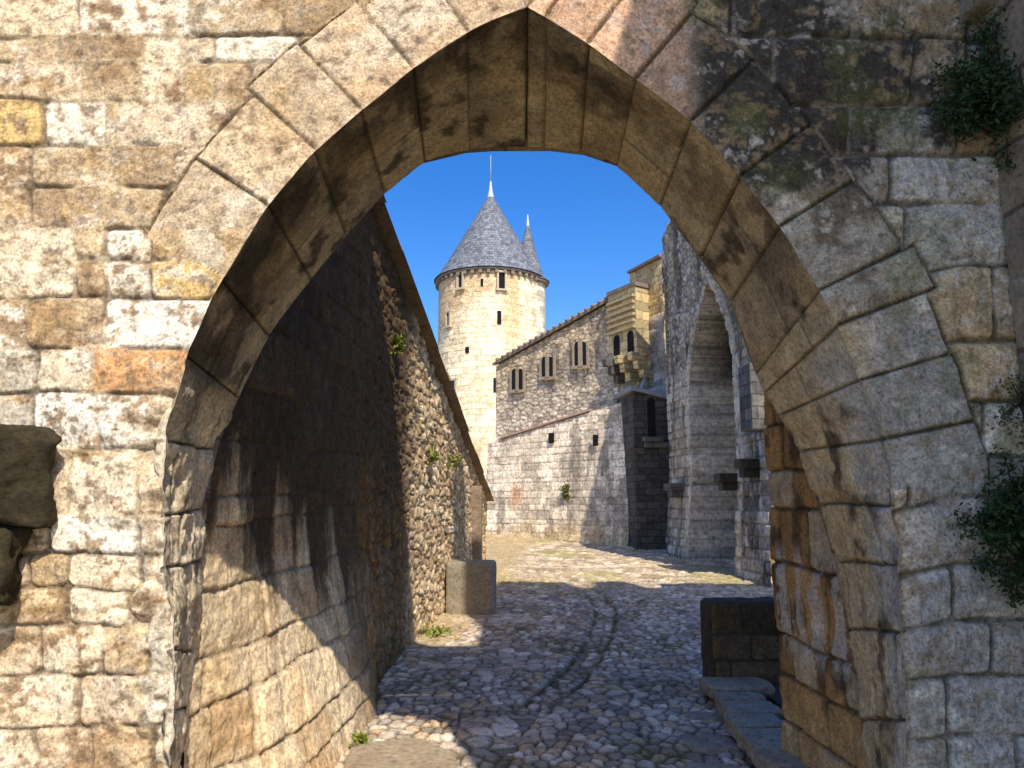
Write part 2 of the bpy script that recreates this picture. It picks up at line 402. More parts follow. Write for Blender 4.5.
    dr = np.minimum(jd, T-rr); dout = np.where(inring, dr, np.minimum(d, np.where(ss > ring_end_s(ring_end, zs, sF, iA), rr-T, 9)))
    dout = np.maximum(dout, 0)
    vh = hsh(vi, 1, 5, sd)
    if side < 0:
        rc = mix(np.broadcast_to(col(.52, .41, .275), pf.shape+(3,)).copy(), col(.62, .42, .29), .8*sst(260, 420, pf)*vh)*(.9+.25*vh)[..., None]
        rc = mix(rc, col(.66, .60, .5), .55*sst(.1, .45, fbm(pf/40, qf/40, 1, 4, 6)))
    else:
        rc = mix(np.broadcast_to(col(.17, .155, .125), pf.shape+(3,)).copy(), col(.62, .40, .27), sst(700, 680, pf))*(.85+.4*vh)[..., None]  # paler tint stops at the shadow edge: sunlit side painted brighter
        rc = mix(rc, col(.42, .42, .38), .75*sst(.0, .4, fbm(pf/36, qf/28, 1, 4, 6)+.9*sst(130, 270, qf)-.45)*sst(690, 720, pf))
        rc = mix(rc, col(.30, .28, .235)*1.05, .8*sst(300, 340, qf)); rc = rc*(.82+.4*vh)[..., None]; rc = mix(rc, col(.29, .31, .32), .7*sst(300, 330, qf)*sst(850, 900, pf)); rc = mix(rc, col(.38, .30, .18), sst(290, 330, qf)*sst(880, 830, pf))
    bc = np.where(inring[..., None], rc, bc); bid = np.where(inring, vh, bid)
    # heights of the face
    n1 = fbm(X[:, :nf]*5, Z[:, :nf]*5, 2, 5, sd+1); n2 = fbm(X[:, :nf]*22, Z[:, :nf]*22, 5, 4, sd+2, .6)
    rough = np.where(inring, .5, 1.0)
    jw = np.where(inring, .010, .013 if side < 0 else .015)*(1+.6*fbm(pf/20, qf/20, 3, 2, sd))
    H = -(.013 if side < 0 else .02)*(1-sst(0, 1, dout/jw))*np.where(inring, 1.2, 1)+(.009 if side < 0 else .014)*(bid-.5)*rough+.016*n1*rough+(.006 if side < 0 else .009)*n2*rough
    dome = sst(0, .08, dout); H += (.004 if side < 0 else .009)*dome*rough
    # worn or smeared joints: mortar flush in places
    flush = sst(-.05, .25, fbm(pf/50, qf/50, 6, 4, sd+7)+(.06 if side < 0 else -.12)-(.22*sst(370, 430, qf) if side < 0 else 0))
    H = np.where(inring, H, H+.016*(1-sst(0, 1, dout/jw))*flush)
    # colours of the face
    if side < 0:
        bo = np.where(inring, 0, bid*40); g1 = .55*fbm(pf/45, qf/32, 1+bo, 5, 3, .65)+.45*fbm(pf/55, qf/40, 1, 5, 3, .65)+.12*(hsh(np.floor(bid*997), 3, 1)-.5); g2 = fbm(pf/12, qf/10, 7, 4, 13, .7)
        bc = mix(bc, col(.30, .20, .11), .9*sst(.04, .3, g1+.55*g2)*np.where(inring, .45, 1)); bc = mix(bc, col(.76, .70, .6), .8*sst(.08, .36, -g1*.8+.5*g2)*np.where(inring, .4, 1))
        bc = mix(bc, col(.2, .135, .08), .75*sst(.18, .42, g2-.15*g1))
        bc = mix(bc, col(.58, .38, .14), .2*sst(.2, .4, fbm(pf/40, qf/30, 11, 3, 17)))
    else:
        g1 = fbm(pf/60, qf/45, 1, 5, 3, .65); g2 = fbm(pf/14, qf/12, 7, 4, 13, .65)
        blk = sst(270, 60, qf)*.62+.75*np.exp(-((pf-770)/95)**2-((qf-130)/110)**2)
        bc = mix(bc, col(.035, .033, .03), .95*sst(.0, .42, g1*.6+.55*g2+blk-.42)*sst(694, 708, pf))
        bc = mix(bc, col(.50, .50, .47), .6*sst(.16, .4, g2*.7-g1*.4)); bc = mix(bc, col(.24, .18, .1), .5*sst(.15, .4, -g2-.2*g1))
        bc = mix(bc, col(.12, .15, .05), .35*sst(.15, .4, fbm(pf/50, qf/60, 15, 4, 19)))
        # pale mortar smears
        bc = mix(bc, col(.55, .53, .48), .8*(1-sst(0, .014, dout))*sst(.05, .3, fbm(pf/60, qf/60, 21, 3, 29))*(~inring))
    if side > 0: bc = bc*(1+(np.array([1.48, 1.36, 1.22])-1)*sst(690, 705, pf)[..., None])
    jn = 1-sst(0, 1, dout/(jw*1.1))
    bc = mix(bc, col(.10, .075, .05) if side < 0 else col(.06, .055, .045), np.where(inring, .95, .75*(1-.9*flush))*jn); bc = mix(bc, col(.5, .41, .28) if side < 0 else col(.33, .3, .25), .6*jn*flush*(~inring))
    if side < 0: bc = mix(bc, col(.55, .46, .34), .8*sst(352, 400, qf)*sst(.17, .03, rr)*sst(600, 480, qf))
    # broken arris
    slp = np.abs(np.gradient(zs))/np.hypot(np.gradient(xF0), np.gradient(zs)); edge = np.where(Z[:, :nf] <= ZA+1e-6, np.abs(X[:, :nf]-xF[:, None])*slp[:, None], 9.)
    wear = (.006+.010*np.maximum(0, fbm(X[:, :nf]*7, Z[:, :nf]*7, 3, 3, sd+4)))
    low = sst(340, 420, qf)*(1 if side < 0 else .6)
    H -= (wear+low*.028)*np.exp(-edge/(.018+.035*low))
    lowr = low*sst(.24, .04, edge)
    H += (side < 0)*lowr*.035*(np.abs(fbm(X[:, :nf]*4+Z[:, :nf]*2, Z[:, :nf]*5, 31, 4, sd+9))*2-.7)
    if side < 0: H += sst(380, 450, qf)*sst(.5, .1, edge)*(.022*fbm(X[:, :nf]*7+bid*9, Z[:, :nf]*7, 41, 4, sd+10, .6)-.03*np.maximum(0, .12-np.abs(fbm(X[:, :nf]*4, Z[:, :nf]*2.2, 51, 3, sd+11)))/.12*.8)
    H += lowr*(.03*fbm(X[:, :nf]*6, Z[:, :nf]*6, 8, 4, sd+5)-.03*np.maximum(0, fbm(X[:, :nf]*9, Z[:, :nf]*5, 12, 3, sd+6)))
    # soffit and reveal
    Q = np.repeat(q[None], nr, 0); S = np.repeat(sF[:, None], ns, 1); ps, qs = px[:, nf:], py[:, nf:]
    low_s = np.repeat(sst(345, 420, pyF)[:, None], ns, 1)
    vis = np.searchsorted(js, S)
    jds = np.abs(S[..., None]-js[None, None]).min(-1)
    qq = .30+.4*hsh(vis, 2, 0, sd); has = hsh(vis, 4, 0, sd) > .3
    mid = np.where(has, np.abs(Q-qq)*.9, 9.)+9*(np.abs(S-sA) < .45)
    ds1 = np.minimum(jds, mid)
    hb1 = hsh(vis, Q > np.where(has, qq, 2), 3, sd)
    hb2, ds2, hb3 = coursed(Q*.9+7, S+.1, .27, .34, sd+3, .02, .4)
    usec = low_s > .5 if side < 0 else S < ring_end_s(ring_end, zs, sF, iA)
    dss = np.where(usec, ds2, ds1); hs = np.where(usec, hb2, hb1)
    sx, sy, sz = X[:, nf:], Y[:, nf:], Z[:, nf:]
    m1 = fbm(sx*5, sy*5, sz*5, 5, sd+21); m2 = fbm(sx*20, sy*20, sz*20, 4, sd+22, .6)
    Hs = -.02*(1-sst(0, 1, dss/.011))+.016*(hs-.5)+(.006+.028*low_s*(1 if side < 0 else .35))*m1+(.003+.012*low_s)*m2
    Hs -= low_s*.05*np.maximum(0, fbm(sx*6+sz*2, sy*9, sz*4, 3, sd+23))*(1 if side < 0 else .35)
    sc = np.empty(sx.shape+(3,)); sc[:] = col(.37, .30, .19)
    sc = sc*(.7+.6*hs)[..., None]
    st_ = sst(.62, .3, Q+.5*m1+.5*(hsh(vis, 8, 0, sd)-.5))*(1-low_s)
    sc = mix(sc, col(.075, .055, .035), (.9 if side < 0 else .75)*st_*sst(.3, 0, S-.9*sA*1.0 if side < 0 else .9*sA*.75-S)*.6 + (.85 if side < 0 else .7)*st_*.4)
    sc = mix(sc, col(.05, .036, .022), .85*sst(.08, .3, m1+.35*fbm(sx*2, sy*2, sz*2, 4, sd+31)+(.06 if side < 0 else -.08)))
    sc = mix(sc, col(.46, .36, .21), .6*sst(.05, .35, -m1-.2*m2))
    sc = mix(sc, col(.40, .27, .12), .25*sst(.1, .4, fbm(sx*3, sy*3, sz*3+9, 3, sd+35)))
    if side < 0:
        sc = mix(sc, col(.62, .52, .38)*1.0, low_s*.85); sc = mix(sc, col(.72, .60, .42), low_s*sst(540, 640, qs)*.8)  # reveal painted paler low down, where the sun catches the jamb
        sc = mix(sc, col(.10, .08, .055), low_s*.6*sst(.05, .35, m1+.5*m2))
    else:
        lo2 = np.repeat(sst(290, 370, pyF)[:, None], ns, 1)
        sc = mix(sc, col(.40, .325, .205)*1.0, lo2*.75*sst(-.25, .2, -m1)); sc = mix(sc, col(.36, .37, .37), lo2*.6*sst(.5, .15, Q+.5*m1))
    sc = mix(sc, col(.03, .023, .016), .85*(1-sst(0, .011, dss)))
    er = np.exp(-Q*.75/(.012+.02*low_s)); Hs -= er*(.004+.02*low_s)
    # normals: face looks to -Y, soffit to the opening; blended at the arris
    G = np.zeros((nr, nc, 3)); G[:, :nf, 1] = -1
    P3 = np.stack([X, Y, Z], -1)
    du = np.stack([xR-xF, np.full_like(xF, YR-YF), zR-zs], -1); dv = np.gradient(np.stack([xF, np.full_like(xF, YF), zs], -1), axis=0)
    nn = np.cross(du, dv); nn /= np.linalg.norm(nn, axis=1)[:, None]+1e-9
    ctr = np.array([XA, YF, 1.8])-np.stack([xF, 0*xF+YF, zs], -1)
    nn *= np.sign((nn*ctr).sum(1))[:, None]
    w = np.clip(.5-.5*0+0*q, 0, 1)
    for k in range(ns):
        a = 1.0; v = nn*a+np.array([0, -1, 0])*(1-a); G[:, nf+k] = v/np.linalg.norm(v, axis=1)[:, None]
    bl = 0*edge
    Gf = G[:, :nf]*(1-bl)[..., None]+nn[:, None, :]*np.where(m, 1, 0)[:, None, None]*bl[..., None]
    G[:, :nf] = Gf/np.linalg.norm(Gf, axis=-1)[..., None]
    HH = np.hstack([H, Hs])
    fe = np.hstack([sst(0, .022, edge), sst(0, .022, Q*.75)]); HH = HH*fe
    fade = sst(0, .03, np.abs(X-XA)+np.where(np.arange(nc)[None] >= nf, 0, 0)); HH = HH*fade
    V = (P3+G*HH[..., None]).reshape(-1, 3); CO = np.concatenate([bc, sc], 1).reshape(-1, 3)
    Qd = grid_quads(nr, nc, flip=side > 0)
    rowi = (np.arange(len(Qd))//(nc-1)); coli = (np.arange(len(Qd)) % (nc-1))
    soff = coli >= nf-1
    keep = ~soff | (rowi < iA)
    rg = np.zeros((nr, nc), bool); rg[:, :nf] = inring
    isr = rg.ravel()[Qd].sum(1) >= 2
    return V, CO, Qd, keep & ~soff & ~isr, keep & ~soff & isr, keep & soff
def ring_end_s(pt, zs, sF, iA):
    return np.interp(at_y(pt[0], pt[1], YF)[2], zs[:iA+1], sF[:iA+1])
LJ = [(160, 480), (187, 355), (225, 278), (268, 205), (315, 150), (362, 110), (413, 68), (467, 32), (527, 7)]
RJ = [(893, 500), (880, 440), (860, 380), (838, 325), (820, 290), (780, 226), (740, 176), (692, 121), (635, 78), (588, 43), (545, 17), (527, 7)]
hl = gate_half(PL, -1, (224, 277), LJ); hr = gate_half(PR, 1, (890, 490), RJ)
for k, (nm, mt) in enumerate((('wall', M_GATE), ('arch_ring', M_GATE), ('arch_soffit', M_SOFF))):
    V = np.vstack([hl[0], hr[0]]); CO = np.vstack([hl[1], hr[1]])
    Qd = np.vstack([hl[2][hl[3+k]], hr[2][hr[3+k]]+len(hl[0])])
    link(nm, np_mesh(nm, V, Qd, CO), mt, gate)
# the body of the gate behind its face: back wall, upper storey; its unseen broken, crenellated top is shaped for the street shadow
def body_poly(P, side):
    F, R = curve_tab(P); xs = R[:, 0]+side*.03; return [(x, z) for x, z in zip(xs, R[:, 2]+.03)]
mb = MB(); lft = body_poly(PL, -1); rgt = body_poly(PR, 1)
def strip(y0, y1, pts):   # pts: plan polygon in x,z
    mb.prism([(x, y0, z) for x, z in pts], (0, y1-y0, 0))
strip(3.735, 3.86, lft+[(XA, lft[-1][1]), (XA, 4.3), (-3.4, 4.3), (-3.4, -.15)])
strip(3.735, 3.86, rgt+[(XA, rgt[-1][1]), (XA, 4.3), (3.0, 4.3), (3.0, -.15)])
strip(3.04, 3.86, [(-3.4, 4.32), (1.69, 4.32), (1.69, 5.6), (.60, 5.6), (.34, 6.2), (.0, 7.0), (-1.2, 7.3), (-3.4, 7.3)])
strip(3.04, 3.86, [(1.70, 4.32), (2.99, 4.32), (2.99, 11.4), (2.75, 11.4), (2.75, 10.8), (2.4, 10.8), (2.4, 11.45), (2.15, 11.45), (2.15, 10.8), (1.9, 10.8), (1.9, 11.4), (1.70, 11.4)])
strip(3.04, 3.86, [(3.01, -.15), (7.5, -.15), (7.5, 11.1), (5.3, 11.1), (5.3, 10.6), (4.9, 10.6), (4.9, 11.3), (4.3, 11.3), (4.3, 10.7), (3.9, 10.7), (3.9, 11.3), (3.01, 11.3)])
mb.build('rear_wall', M_BODY, gate)
# flank wall coming forward on the right (it shades the right half of the gate)
fl = empty('flanking_wall', (2.4, 0, 0), 'tall rubble wall running forward at the right edge of the gate', 'wall')
mb = MB(); mb.box((2.62, 1.09, 4.5), (1.2, 3.78, 9.0)); mb.box((1.83, -.55, 3.98), (.36, .48, 7.96)); mb.build('wall', M_BODY, fl)  # second box is unseen, sized to step the shadow on the gate
# rounded rubble stones where the flank meets the gate
def rock_mesh(c, size, seed, n=14, rot=0.0, pw=4.0, amp=.12):
    vs = []; a = np.linspace(0, math.pi, n); b = np.linspace(0, 2*math.pi, 2*n, endpoint=False)
    A, B = np.meshgrid(a, b, indexing='ij')
    d = np.stack([np.sin(A)*np.cos(B), np.sin(A)*np.sin(B), np.cos(A)], -1)
    r = 1/(np.abs(d)**pw).sum(-1)**(1/pw)
    r = r*(1+amp*fbm(d[..., 0]*1.6, d[..., 1]*1.6, d[..., 2]*1.6, 4, seed))
    p = d*r[..., None]*np.array(size)/2
    ca, sa = math.cos(rot), math.sin(rot)
    p = np.stack([p[..., 0]*ca+p[..., 2]*sa, p[..., 1], -p[..., 0]*sa+p[..., 2]*ca], -1)+np.array(c)
    i = np.arange(n*2*n).reshape(n, 2*n)
    q = np.stack([i[:-1], np.roll(i[:-1], -1, 1), np.roll(i[1:], -1, 1), i[1:]], -1).reshape(-1, 4)
    return p.reshape(-1, 3), q
def rough(name, c, size, seed, mat, parent=None, rz=0.0, pw=12.0, amp=.05, gr=.012):
    v, q = rock_mesh((0, 0, 0), size, seed, 44, 0.0, pw, amp); ca, sa = math.cos(rz), math.sin(rz)
    v = np.stack([v[:, 0]*ca-v[:, 1]*sa, v[:, 0]*sa+v[:, 1]*ca, v[:, 2]], -1)+np.array(c, float)
    v = v+gr*np.stack([fbm(v[:, 0]*9, v[:, 1]*9, v[:, 2]*9, 4, seed+k) for k in (1, 2, 3)], -1)
    me = np_mesh(name, v, q[:, ::-1]); me.uv_layers.new(name='UVMap'); return link(name, me, mat, parent)
def rocks(name, items, mat, parent=None, pw=4.0, amp=.12):
    Vs, Qs, n = [], [], 0
    for k, (c, size, seed, rot) in enumerate(items):
        v, q = rock_mesh(c, size, seed, 40, rot, pw, amp); Vs.append(v); Qs.append(q+n); n += len(v)
    me = np_mesh(name, np.vstack(Vs), np.vstack(Qs)[:, ::-1]); me.uv_layers.new(name='UVMap')
    return link(name, me, mat, parent)
it = []
for (px, py, w, h) in [(1014, 30, 56, 66), (984, 6, 46, 34), (1020, 96, 46, 58), (1022, 158, 36, 60), (1024, 300, 26, 50)]:
    p = at_y(px, py, 2.98); it.append((p, (w/253., .22, h/253.), px+py, .1*((px*py) % 5-2)))
M_RUB = stone_mat('flank_rubble', (.42, .35, .24), (.24, .2, .15), scale=11, bump=.9, dist=.03)
rocks('rubble_face', it, M_RUB, fl, 5.0, .2)
# stub of wall on the left edge, dark stones
st = empty('wall_stub', at_y(-20, 600, 2.86), 'two dark stones projecting at the left edge of the gate', 'wall')
for k, (px, py, w, h, r) in enumerate([(-22, 478, 128, 100, .5), (-44, 568, 112, 78, .3), ]):
    p = at_y(px, py, 2.9); o = rough('stone', p, (w/262., .26, h/262.), 90+k, M_STUB, st, r, 14.0, .16, .04)
# =================================================================== generic displaced wall sheet
def sheet(name, S, Z, pos, nrm, Hf, Cf, mat, parent, keep=None, flip=False):
    """S, Z 2-D arrays of wall coordinates; pos(S,Z)->xyz; nrm -> xyz; displaced by Hf with tints Cf"""
    Pn = pos(S, Z); H = Hf; nr, nc = S.shape
    V = (Pn+nrm*H[..., None]).reshape(-1, 3)
    Qd = grid_quads(nr, nc, flip)
    if keep is not None: Qd = Qd[keep.ravel()[Qd].all(1)]
    return link(name, np_mesh(name, V, Qd, Cf.reshape(-1, 3)), mat, parent)

# =================================================================== STREET WALL (left)
lw = empty('street_wall', (-1.2, 7, 0), 'long rough stone wall on the left with a sloping coping, half in shadow', 'wall')
yv = 3.74*np.exp(np.linspace(0, math.log(14.35/3.74), 560)); tv = np.linspace(0, 1, 400)
def lw_top(y): return np.interp(y, [3.7, 6.57, 14.4], [5.0, 4.22, 1.66])
def lw_x(y): return -1.52+.1*(y-3.8)
Yg, Tg = np.meshgrid(yv, tv); Zb = zg(0, Yg)-.15; Zg = Zb+(lw_top(Yg)-Zb)*Tg
near = sst(7.2, 5.4, Yg+.4*fbm(Yg*1.5, Zg*1.5, 0, 3, 2))
b1, d1, c1 = coursed(Yg, Zg-.03*Yg, .27, .36, 41, .05, .65)
b2, d2, c2 = rubble(Yg+.25*Zg, Zg, .19, .12, 43, .95, .03)
dd = lerp(d2, d1, near); bb = np.where(near > .5, b1, b2); cc2 = np.where(near > .5, c1, c2)
n1 = fbm(Yg*4, Zg*4, 1, 5, 51); n2 = fbm(Yg*16, Zg*16, 2, 4, 52, .6); nv = fbm(Yg*7, Zg*1.1, 3, 5, 53, .6)
H = -.016*(1-sst(0, 1, dd/lerp(.03, .016, near)))+lerp(.022, .022, near)*(bb-.5)+.02*n1+.012*n2
H -= near*.02*np.maximum(0, nv)
holes = (1-near)*sst(.22, .4, n2+.5*nv); H -= .03*holes
Cw = np.empty(Yg.shape+(3,)); Cw[:] = col(.78, .60, .38)
Cw *= (.62+.6*bb)[..., None]; Cw = mix(Cw, col(.50, .32, .18), .5*sst(.5, .8, cc2)); Cw = mix(Cw, col(.85, .74, .55), .6*sst(.7, .9, bb))
Cw = mix(Cw, col(.74, .63, .46), near*.8*sst(1.7, .8, Zg+.3*n1)*(sst(-.3, .1, -n1)))  # low stones painted paler where the sun patch falls
# upper part behind the gate: its shade painted near-black, with vertical streaks, rust-brown below
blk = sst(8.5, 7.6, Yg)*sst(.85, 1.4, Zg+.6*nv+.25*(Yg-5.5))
shade_streak = np.clip(blk*sst(-.95, -.1, .6*nv+.5*n1+.25*n2+.5*(sst(1.0, 2.0, Zg)-.5)), 0, 1)
Cw = mix(Cw, Cw*col(.075, .06, .042)+.005, .97*shade_streak); Cw = mix(Cw, col(.10, .065, .03), .35*shade_streak*sst(.0, .4, n1+.4*n2))
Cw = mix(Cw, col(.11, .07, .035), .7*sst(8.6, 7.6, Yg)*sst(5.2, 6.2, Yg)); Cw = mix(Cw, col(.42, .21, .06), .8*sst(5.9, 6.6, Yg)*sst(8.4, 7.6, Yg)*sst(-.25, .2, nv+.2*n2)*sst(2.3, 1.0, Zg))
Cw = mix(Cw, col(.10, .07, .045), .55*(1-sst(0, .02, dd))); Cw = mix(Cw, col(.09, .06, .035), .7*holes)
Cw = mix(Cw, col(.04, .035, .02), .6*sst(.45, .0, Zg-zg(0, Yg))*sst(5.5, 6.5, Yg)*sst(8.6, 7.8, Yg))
H += .30*sst(7.6, 5.6, Yg)*sst(3.55, 4.75, Yg)*np.clip(1-(Zg-zg(0, Yg))/1.5, 0, 1)**1.3
nL = np.array([.995, -.0995, 0])
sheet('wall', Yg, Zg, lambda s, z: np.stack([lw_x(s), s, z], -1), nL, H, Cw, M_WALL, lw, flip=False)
# core behind the displaced face + end of wall
mb = MB(); ys = [3.74, 6.57, 14.33]
poly = [(lw_x(y)-.09, y, -.2) for y in ys]+[(lw_x(y)-.09, y, float(lw_top(y))-.02) for y in ys[::-1]]
mb.prism(poly, (-.5, .03, 0)); mb.build('wall_core', M_BODY, lw)
mb = MB(); e = (float(lw_x(14.34)), 14.33)
r2 = random.Random(3)
yy = 3.76
while yy < 14.3:   # coping slabs, each a little out of line with the next
    L = r2.uniform(.55, .95); y1 = min(yy+L, 14.42); k0 = r2.uniform(-.012, .012); x0, x1 = lw_x(yy)+.13+k0, lw_x(y1)+.13+k0
    z0, z1 = float(lw_top(yy))+k0, float(lw_top(y1))+k0; th = .115
    mb.add([(x0, yy, z0), (x0-.75, yy, z0), (x0-.75, yy, z0+th), (x0-.05, yy, z0+th), (x1, y1-.012, z1), (x1-.75, y1-.012, z1), (x1-.75, y1-.012, z1+th), (x1-.05, y1-.012, z1+th)],
           [(0, 1, 2, 3), (7, 6, 5, 4), (0, 3, 7, 4), (3, 2, 6, 7), (2, 1, 5, 6), (1, 0, 4, 5)]); yy = y1
mb.build('coping', M_COPE, lw)
mb = MB(); a = 12.6   # brown strip added to stand in for a thin vertical shadow
mb.box((lw_x(a)+.05, a, .35+.75), (.2, .16, 1.6), rz=-.1); mb.build('shadow_strip', M_COPE, lw, bevel=.02)

# passage wall on the right behind the gate (brown stones)
rw = empty('passage_wall', (1.6, 4.3, 0), 'brown stained stone wall just behind the right jamb of the gate', 'wall')
A0, B0 = np.array([1.66, 3.74]), np.array(at_y(768, 480, 4.75)[:2])
Ln = np.linalg.norm(B0-A0); tS = (B0-A0)/Ln; nR = np.array([-tS[1], tS[0], 0.])
sv = np.linspace(0, Ln, 120); zv = np.linspace(-.1, 4.0, 380); Sg, Zg = np.meshgrid(sv, zv)
Zt = 3.2-.5*Sg
b1, d1, c1 = coursed(Sg+2, Zg, .30, .36, 61, .03, .5)
n1 = fbm(Sg*5, Zg*5, 1, 5, 62); n2 = fbm(Sg*20, Zg*20, 1, 4, 63); nv = fbm(Sg*9, Zg*1.2, 3, 5, 64)
H = -.03*(1-sst(0, 1, d1/.018))+.03*(b1-.5)+.018*n1+.008*n2
Cw = np.empty(Sg.shape+(3,)); Cw[:] = col(.37, .22, .085); Cw *= (.6+.6*b1)[..., None]
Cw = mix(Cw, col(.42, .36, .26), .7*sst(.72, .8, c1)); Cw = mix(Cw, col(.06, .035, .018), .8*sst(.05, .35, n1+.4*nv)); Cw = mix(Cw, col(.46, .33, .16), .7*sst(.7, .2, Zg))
Cw = mix(Cw, col(.5, .49, .45), .6*sst(.16, .3, nv+.2*n2)*sst(.15, .0, np.abs(Zg-1.05)-.22))
Cw = mix(Cw, col(.04, .028, .018), .85*(1-sst(0, .016, d1)))
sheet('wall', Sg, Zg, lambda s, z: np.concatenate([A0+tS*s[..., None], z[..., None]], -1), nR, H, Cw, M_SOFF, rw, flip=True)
mb = MB(); A_ = A0-nR[:2]*.07; B_ = B0-nR[:2]*.07
mb.prism([(A_[0], A_[1], -.1), (B_[0], B_[1], -.1), (B_[0], B_[1], 3.98), (A_[0], A_[1], 3.98)], (.7, 0, 0)); mb.build('wall_core', M_BODY, rw)

# =================================================================== ROAD
rows = []; y = 3.1
yr = 3.1*np.exp(np.linspace(0, math.log(36/3.1), 880)); fa = np.linspace(-.56, .56, 400)
Yr, Ar = np.meshgrid(yr, fa, indexing='ij'); Xr = Ar*Yr
b1, d1, c1 = rubble(Xr+20, Yr+3, .10, .125, 71, .95, .03)
b3, d3, c3 = rubble(Xr+20, Yr+3, .16, .15, 75, .8, .02)
big = sst(.22, .3, fbm(Xr*1.1, Yr*.9, 0, 3, 72)) > .5
d1 = np.where(big, d3, d1); b1 = np.where(big, b3, b1); c1 = np.where(big, c3, c1)
n1 = fbm(Xr*3, Yr*3, 1, 4, 73); n2 = fbm(Xr*25, Yr*25, 1, 3, 74)
# the curved gutter: a polyline on the ground with two mossy grooves
GP = []
for (px, py) in [(500, 752), (512, 727), (554, 691), (580, 669), (602, 633), (606, 610), (596, 594), (575, 582), (540, 568)]:
    d = ray(px, py); k = 9.0
    for _ in range(6): k = (EYE-float(zg(0, k*d[1])))/-d[2]
    GP.append((d[0]*k, d[1]*k))
GP = np.array(GP); tt = np.linspace(0, len(GP)-1, 160); ii = np.arange(len(GP)); GP = np.stack([np.interp(tt, ii, GP[:, 0]), np.interp(tt, ii, GP[:, 1])], 1)
ker = np.hanning(25); ker /= ker.sum(); GP = np.stack([np.convolve(np.pad(GP[:, k], 12, 'edge'), ker, 'valid') for k in (0, 1)], 1)
gd = np.full(Xr.shape, 9.)
for gx, gy in GP: gd = np.minimum(gd, np.hypot(Xr-gx, Yr-gy))
gr = np.exp(-((gd-.13+.03*n1)/.032)**2)*sst(5.6, 6.6, Yr)*(.45+.55*sst(-.4, .05, fbm(Xr*5, Yr*5, 2, 3, 77)))
inn = gd < .11
side_l = (Xr-lw_x(Yr))
mort = .012+.010*sst(.0, .3, n1)
stone = sst(0, 1, d1/.013)
H = -.018*(1-stone)+.014*(b1-.5)*stone+.02*n1+.006*n2*stone+.02*stone*((c1-.5)*fbm(Xr*6, Yr*6, 0, 2, 76))-.032*gr-.022*sst(.13, .08, gd)
# worn smooth strip near the left wall
Cr = np.empty(Xr.shape+(3,)); Cr[:] = col(.47, .45, .43); Cr *= (.5+.95*b1)[..., None]
Cr = mix(Cr, col(.52, .41, .28), .8*sst(.72, .85, c1)); Cr = mix(Cr, col(.72, .71, .70), .7*sst(.85, .95, b1)); Cr = mix(Cr, col(.22, .165, .10), .35*sst(0, .3, n1))
Cr = mix(Cr, col(.045, .04, .032), .92*(1-sst(0, .014, d1))); Cr = mix(Cr, col(.09, .11, .03), .6*(1-sst(0, .03, d1))*sst(.05, .3, fbm(Xr*1.3, Yr*1.3, 5, 3, 79)))
Cr = mix(Cr, col(.035, .045, .014), .9*gr)
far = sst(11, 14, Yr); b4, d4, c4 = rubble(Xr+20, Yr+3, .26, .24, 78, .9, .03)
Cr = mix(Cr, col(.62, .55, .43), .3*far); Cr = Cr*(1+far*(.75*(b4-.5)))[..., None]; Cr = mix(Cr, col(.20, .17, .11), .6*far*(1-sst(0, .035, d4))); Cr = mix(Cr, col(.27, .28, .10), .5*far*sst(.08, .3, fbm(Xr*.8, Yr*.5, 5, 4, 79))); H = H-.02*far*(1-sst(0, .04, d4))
vergel = sst(.55, .2, side_l+.2*n1)*sst(8, 9, Yr); Cr = mix(Cr, col(.40, .33, .22), .7*vergel); Cr = mix(Cr, col(.20, .21, .05), .5*vergel*sst(0, .3, n2))
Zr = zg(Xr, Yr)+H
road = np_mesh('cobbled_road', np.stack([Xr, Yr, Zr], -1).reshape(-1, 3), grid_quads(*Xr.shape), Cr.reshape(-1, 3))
ro = link('cobbled_road', road, M_ROAD); tag(ro, 'cobbled street of worn grey setts climbing away from the gate', None, None, 'structure')
M_GRD = stone_mat('dry_ground', (.3, .25, .17), (.22, .19, .12), scale=1.2)
mb = MB(); mb.add([(-900, -900, -.12), (900, -900, -.12), (900, 900, -.12), (-900, 900, -.12)], [(0, 1, 2, 3)]); g = mb.build('ground', M_GRD); tag(g, 'dry earth around the walls', None, None, 'structure')

# slabs and blocks standing in the street
def slab_stone(mbx, pts, z0, z1): mbx.prism([(x, y, z0) for x, y in pts], (0, 0, z1-z0))
def gpt(px, py, z=0.0):
    d = ray(px, py); k = (EYE-z)/-d[2]; return (d[0]*k, d[1]*k)
mb = MB(); q = [gpt(352, 742, .05), gpt(418, 737, .05), gpt(456, 752, .05), gpt(462, 800, .05), gpt(330, 800, .05)]
slab_stone(mb, [q[4], q[3], q[2], q[1], q[0]], -.1, .05)
o = mb.build('paving_slab', stone_mat('warm_slab_stone', (.42, .34, .22), (.33, .24, .15), scale=4), bevel=.02); tag(o, 'flat sunlit slab at the foot of the left passage wall', 'paving slab')
# left block against the wall
bx = empty('stone_block', (-.56, 10.4, .18), 'squared stone block standing against the street wall further up', 'stone block')
p0, p1 = at_y(447, 612, 10.2), at_y(494, 612, 10.2); zt = at_y(470, 562, 10.2)[2]
rough('block', ((p0[0]+p1[0])/2, 10.42, (zt+.05)/2), (p1[0]-p0[0]+.02, .44, zt-.05), 4, M_BLOCK, bx, -.06, 22.0, .03, .008)
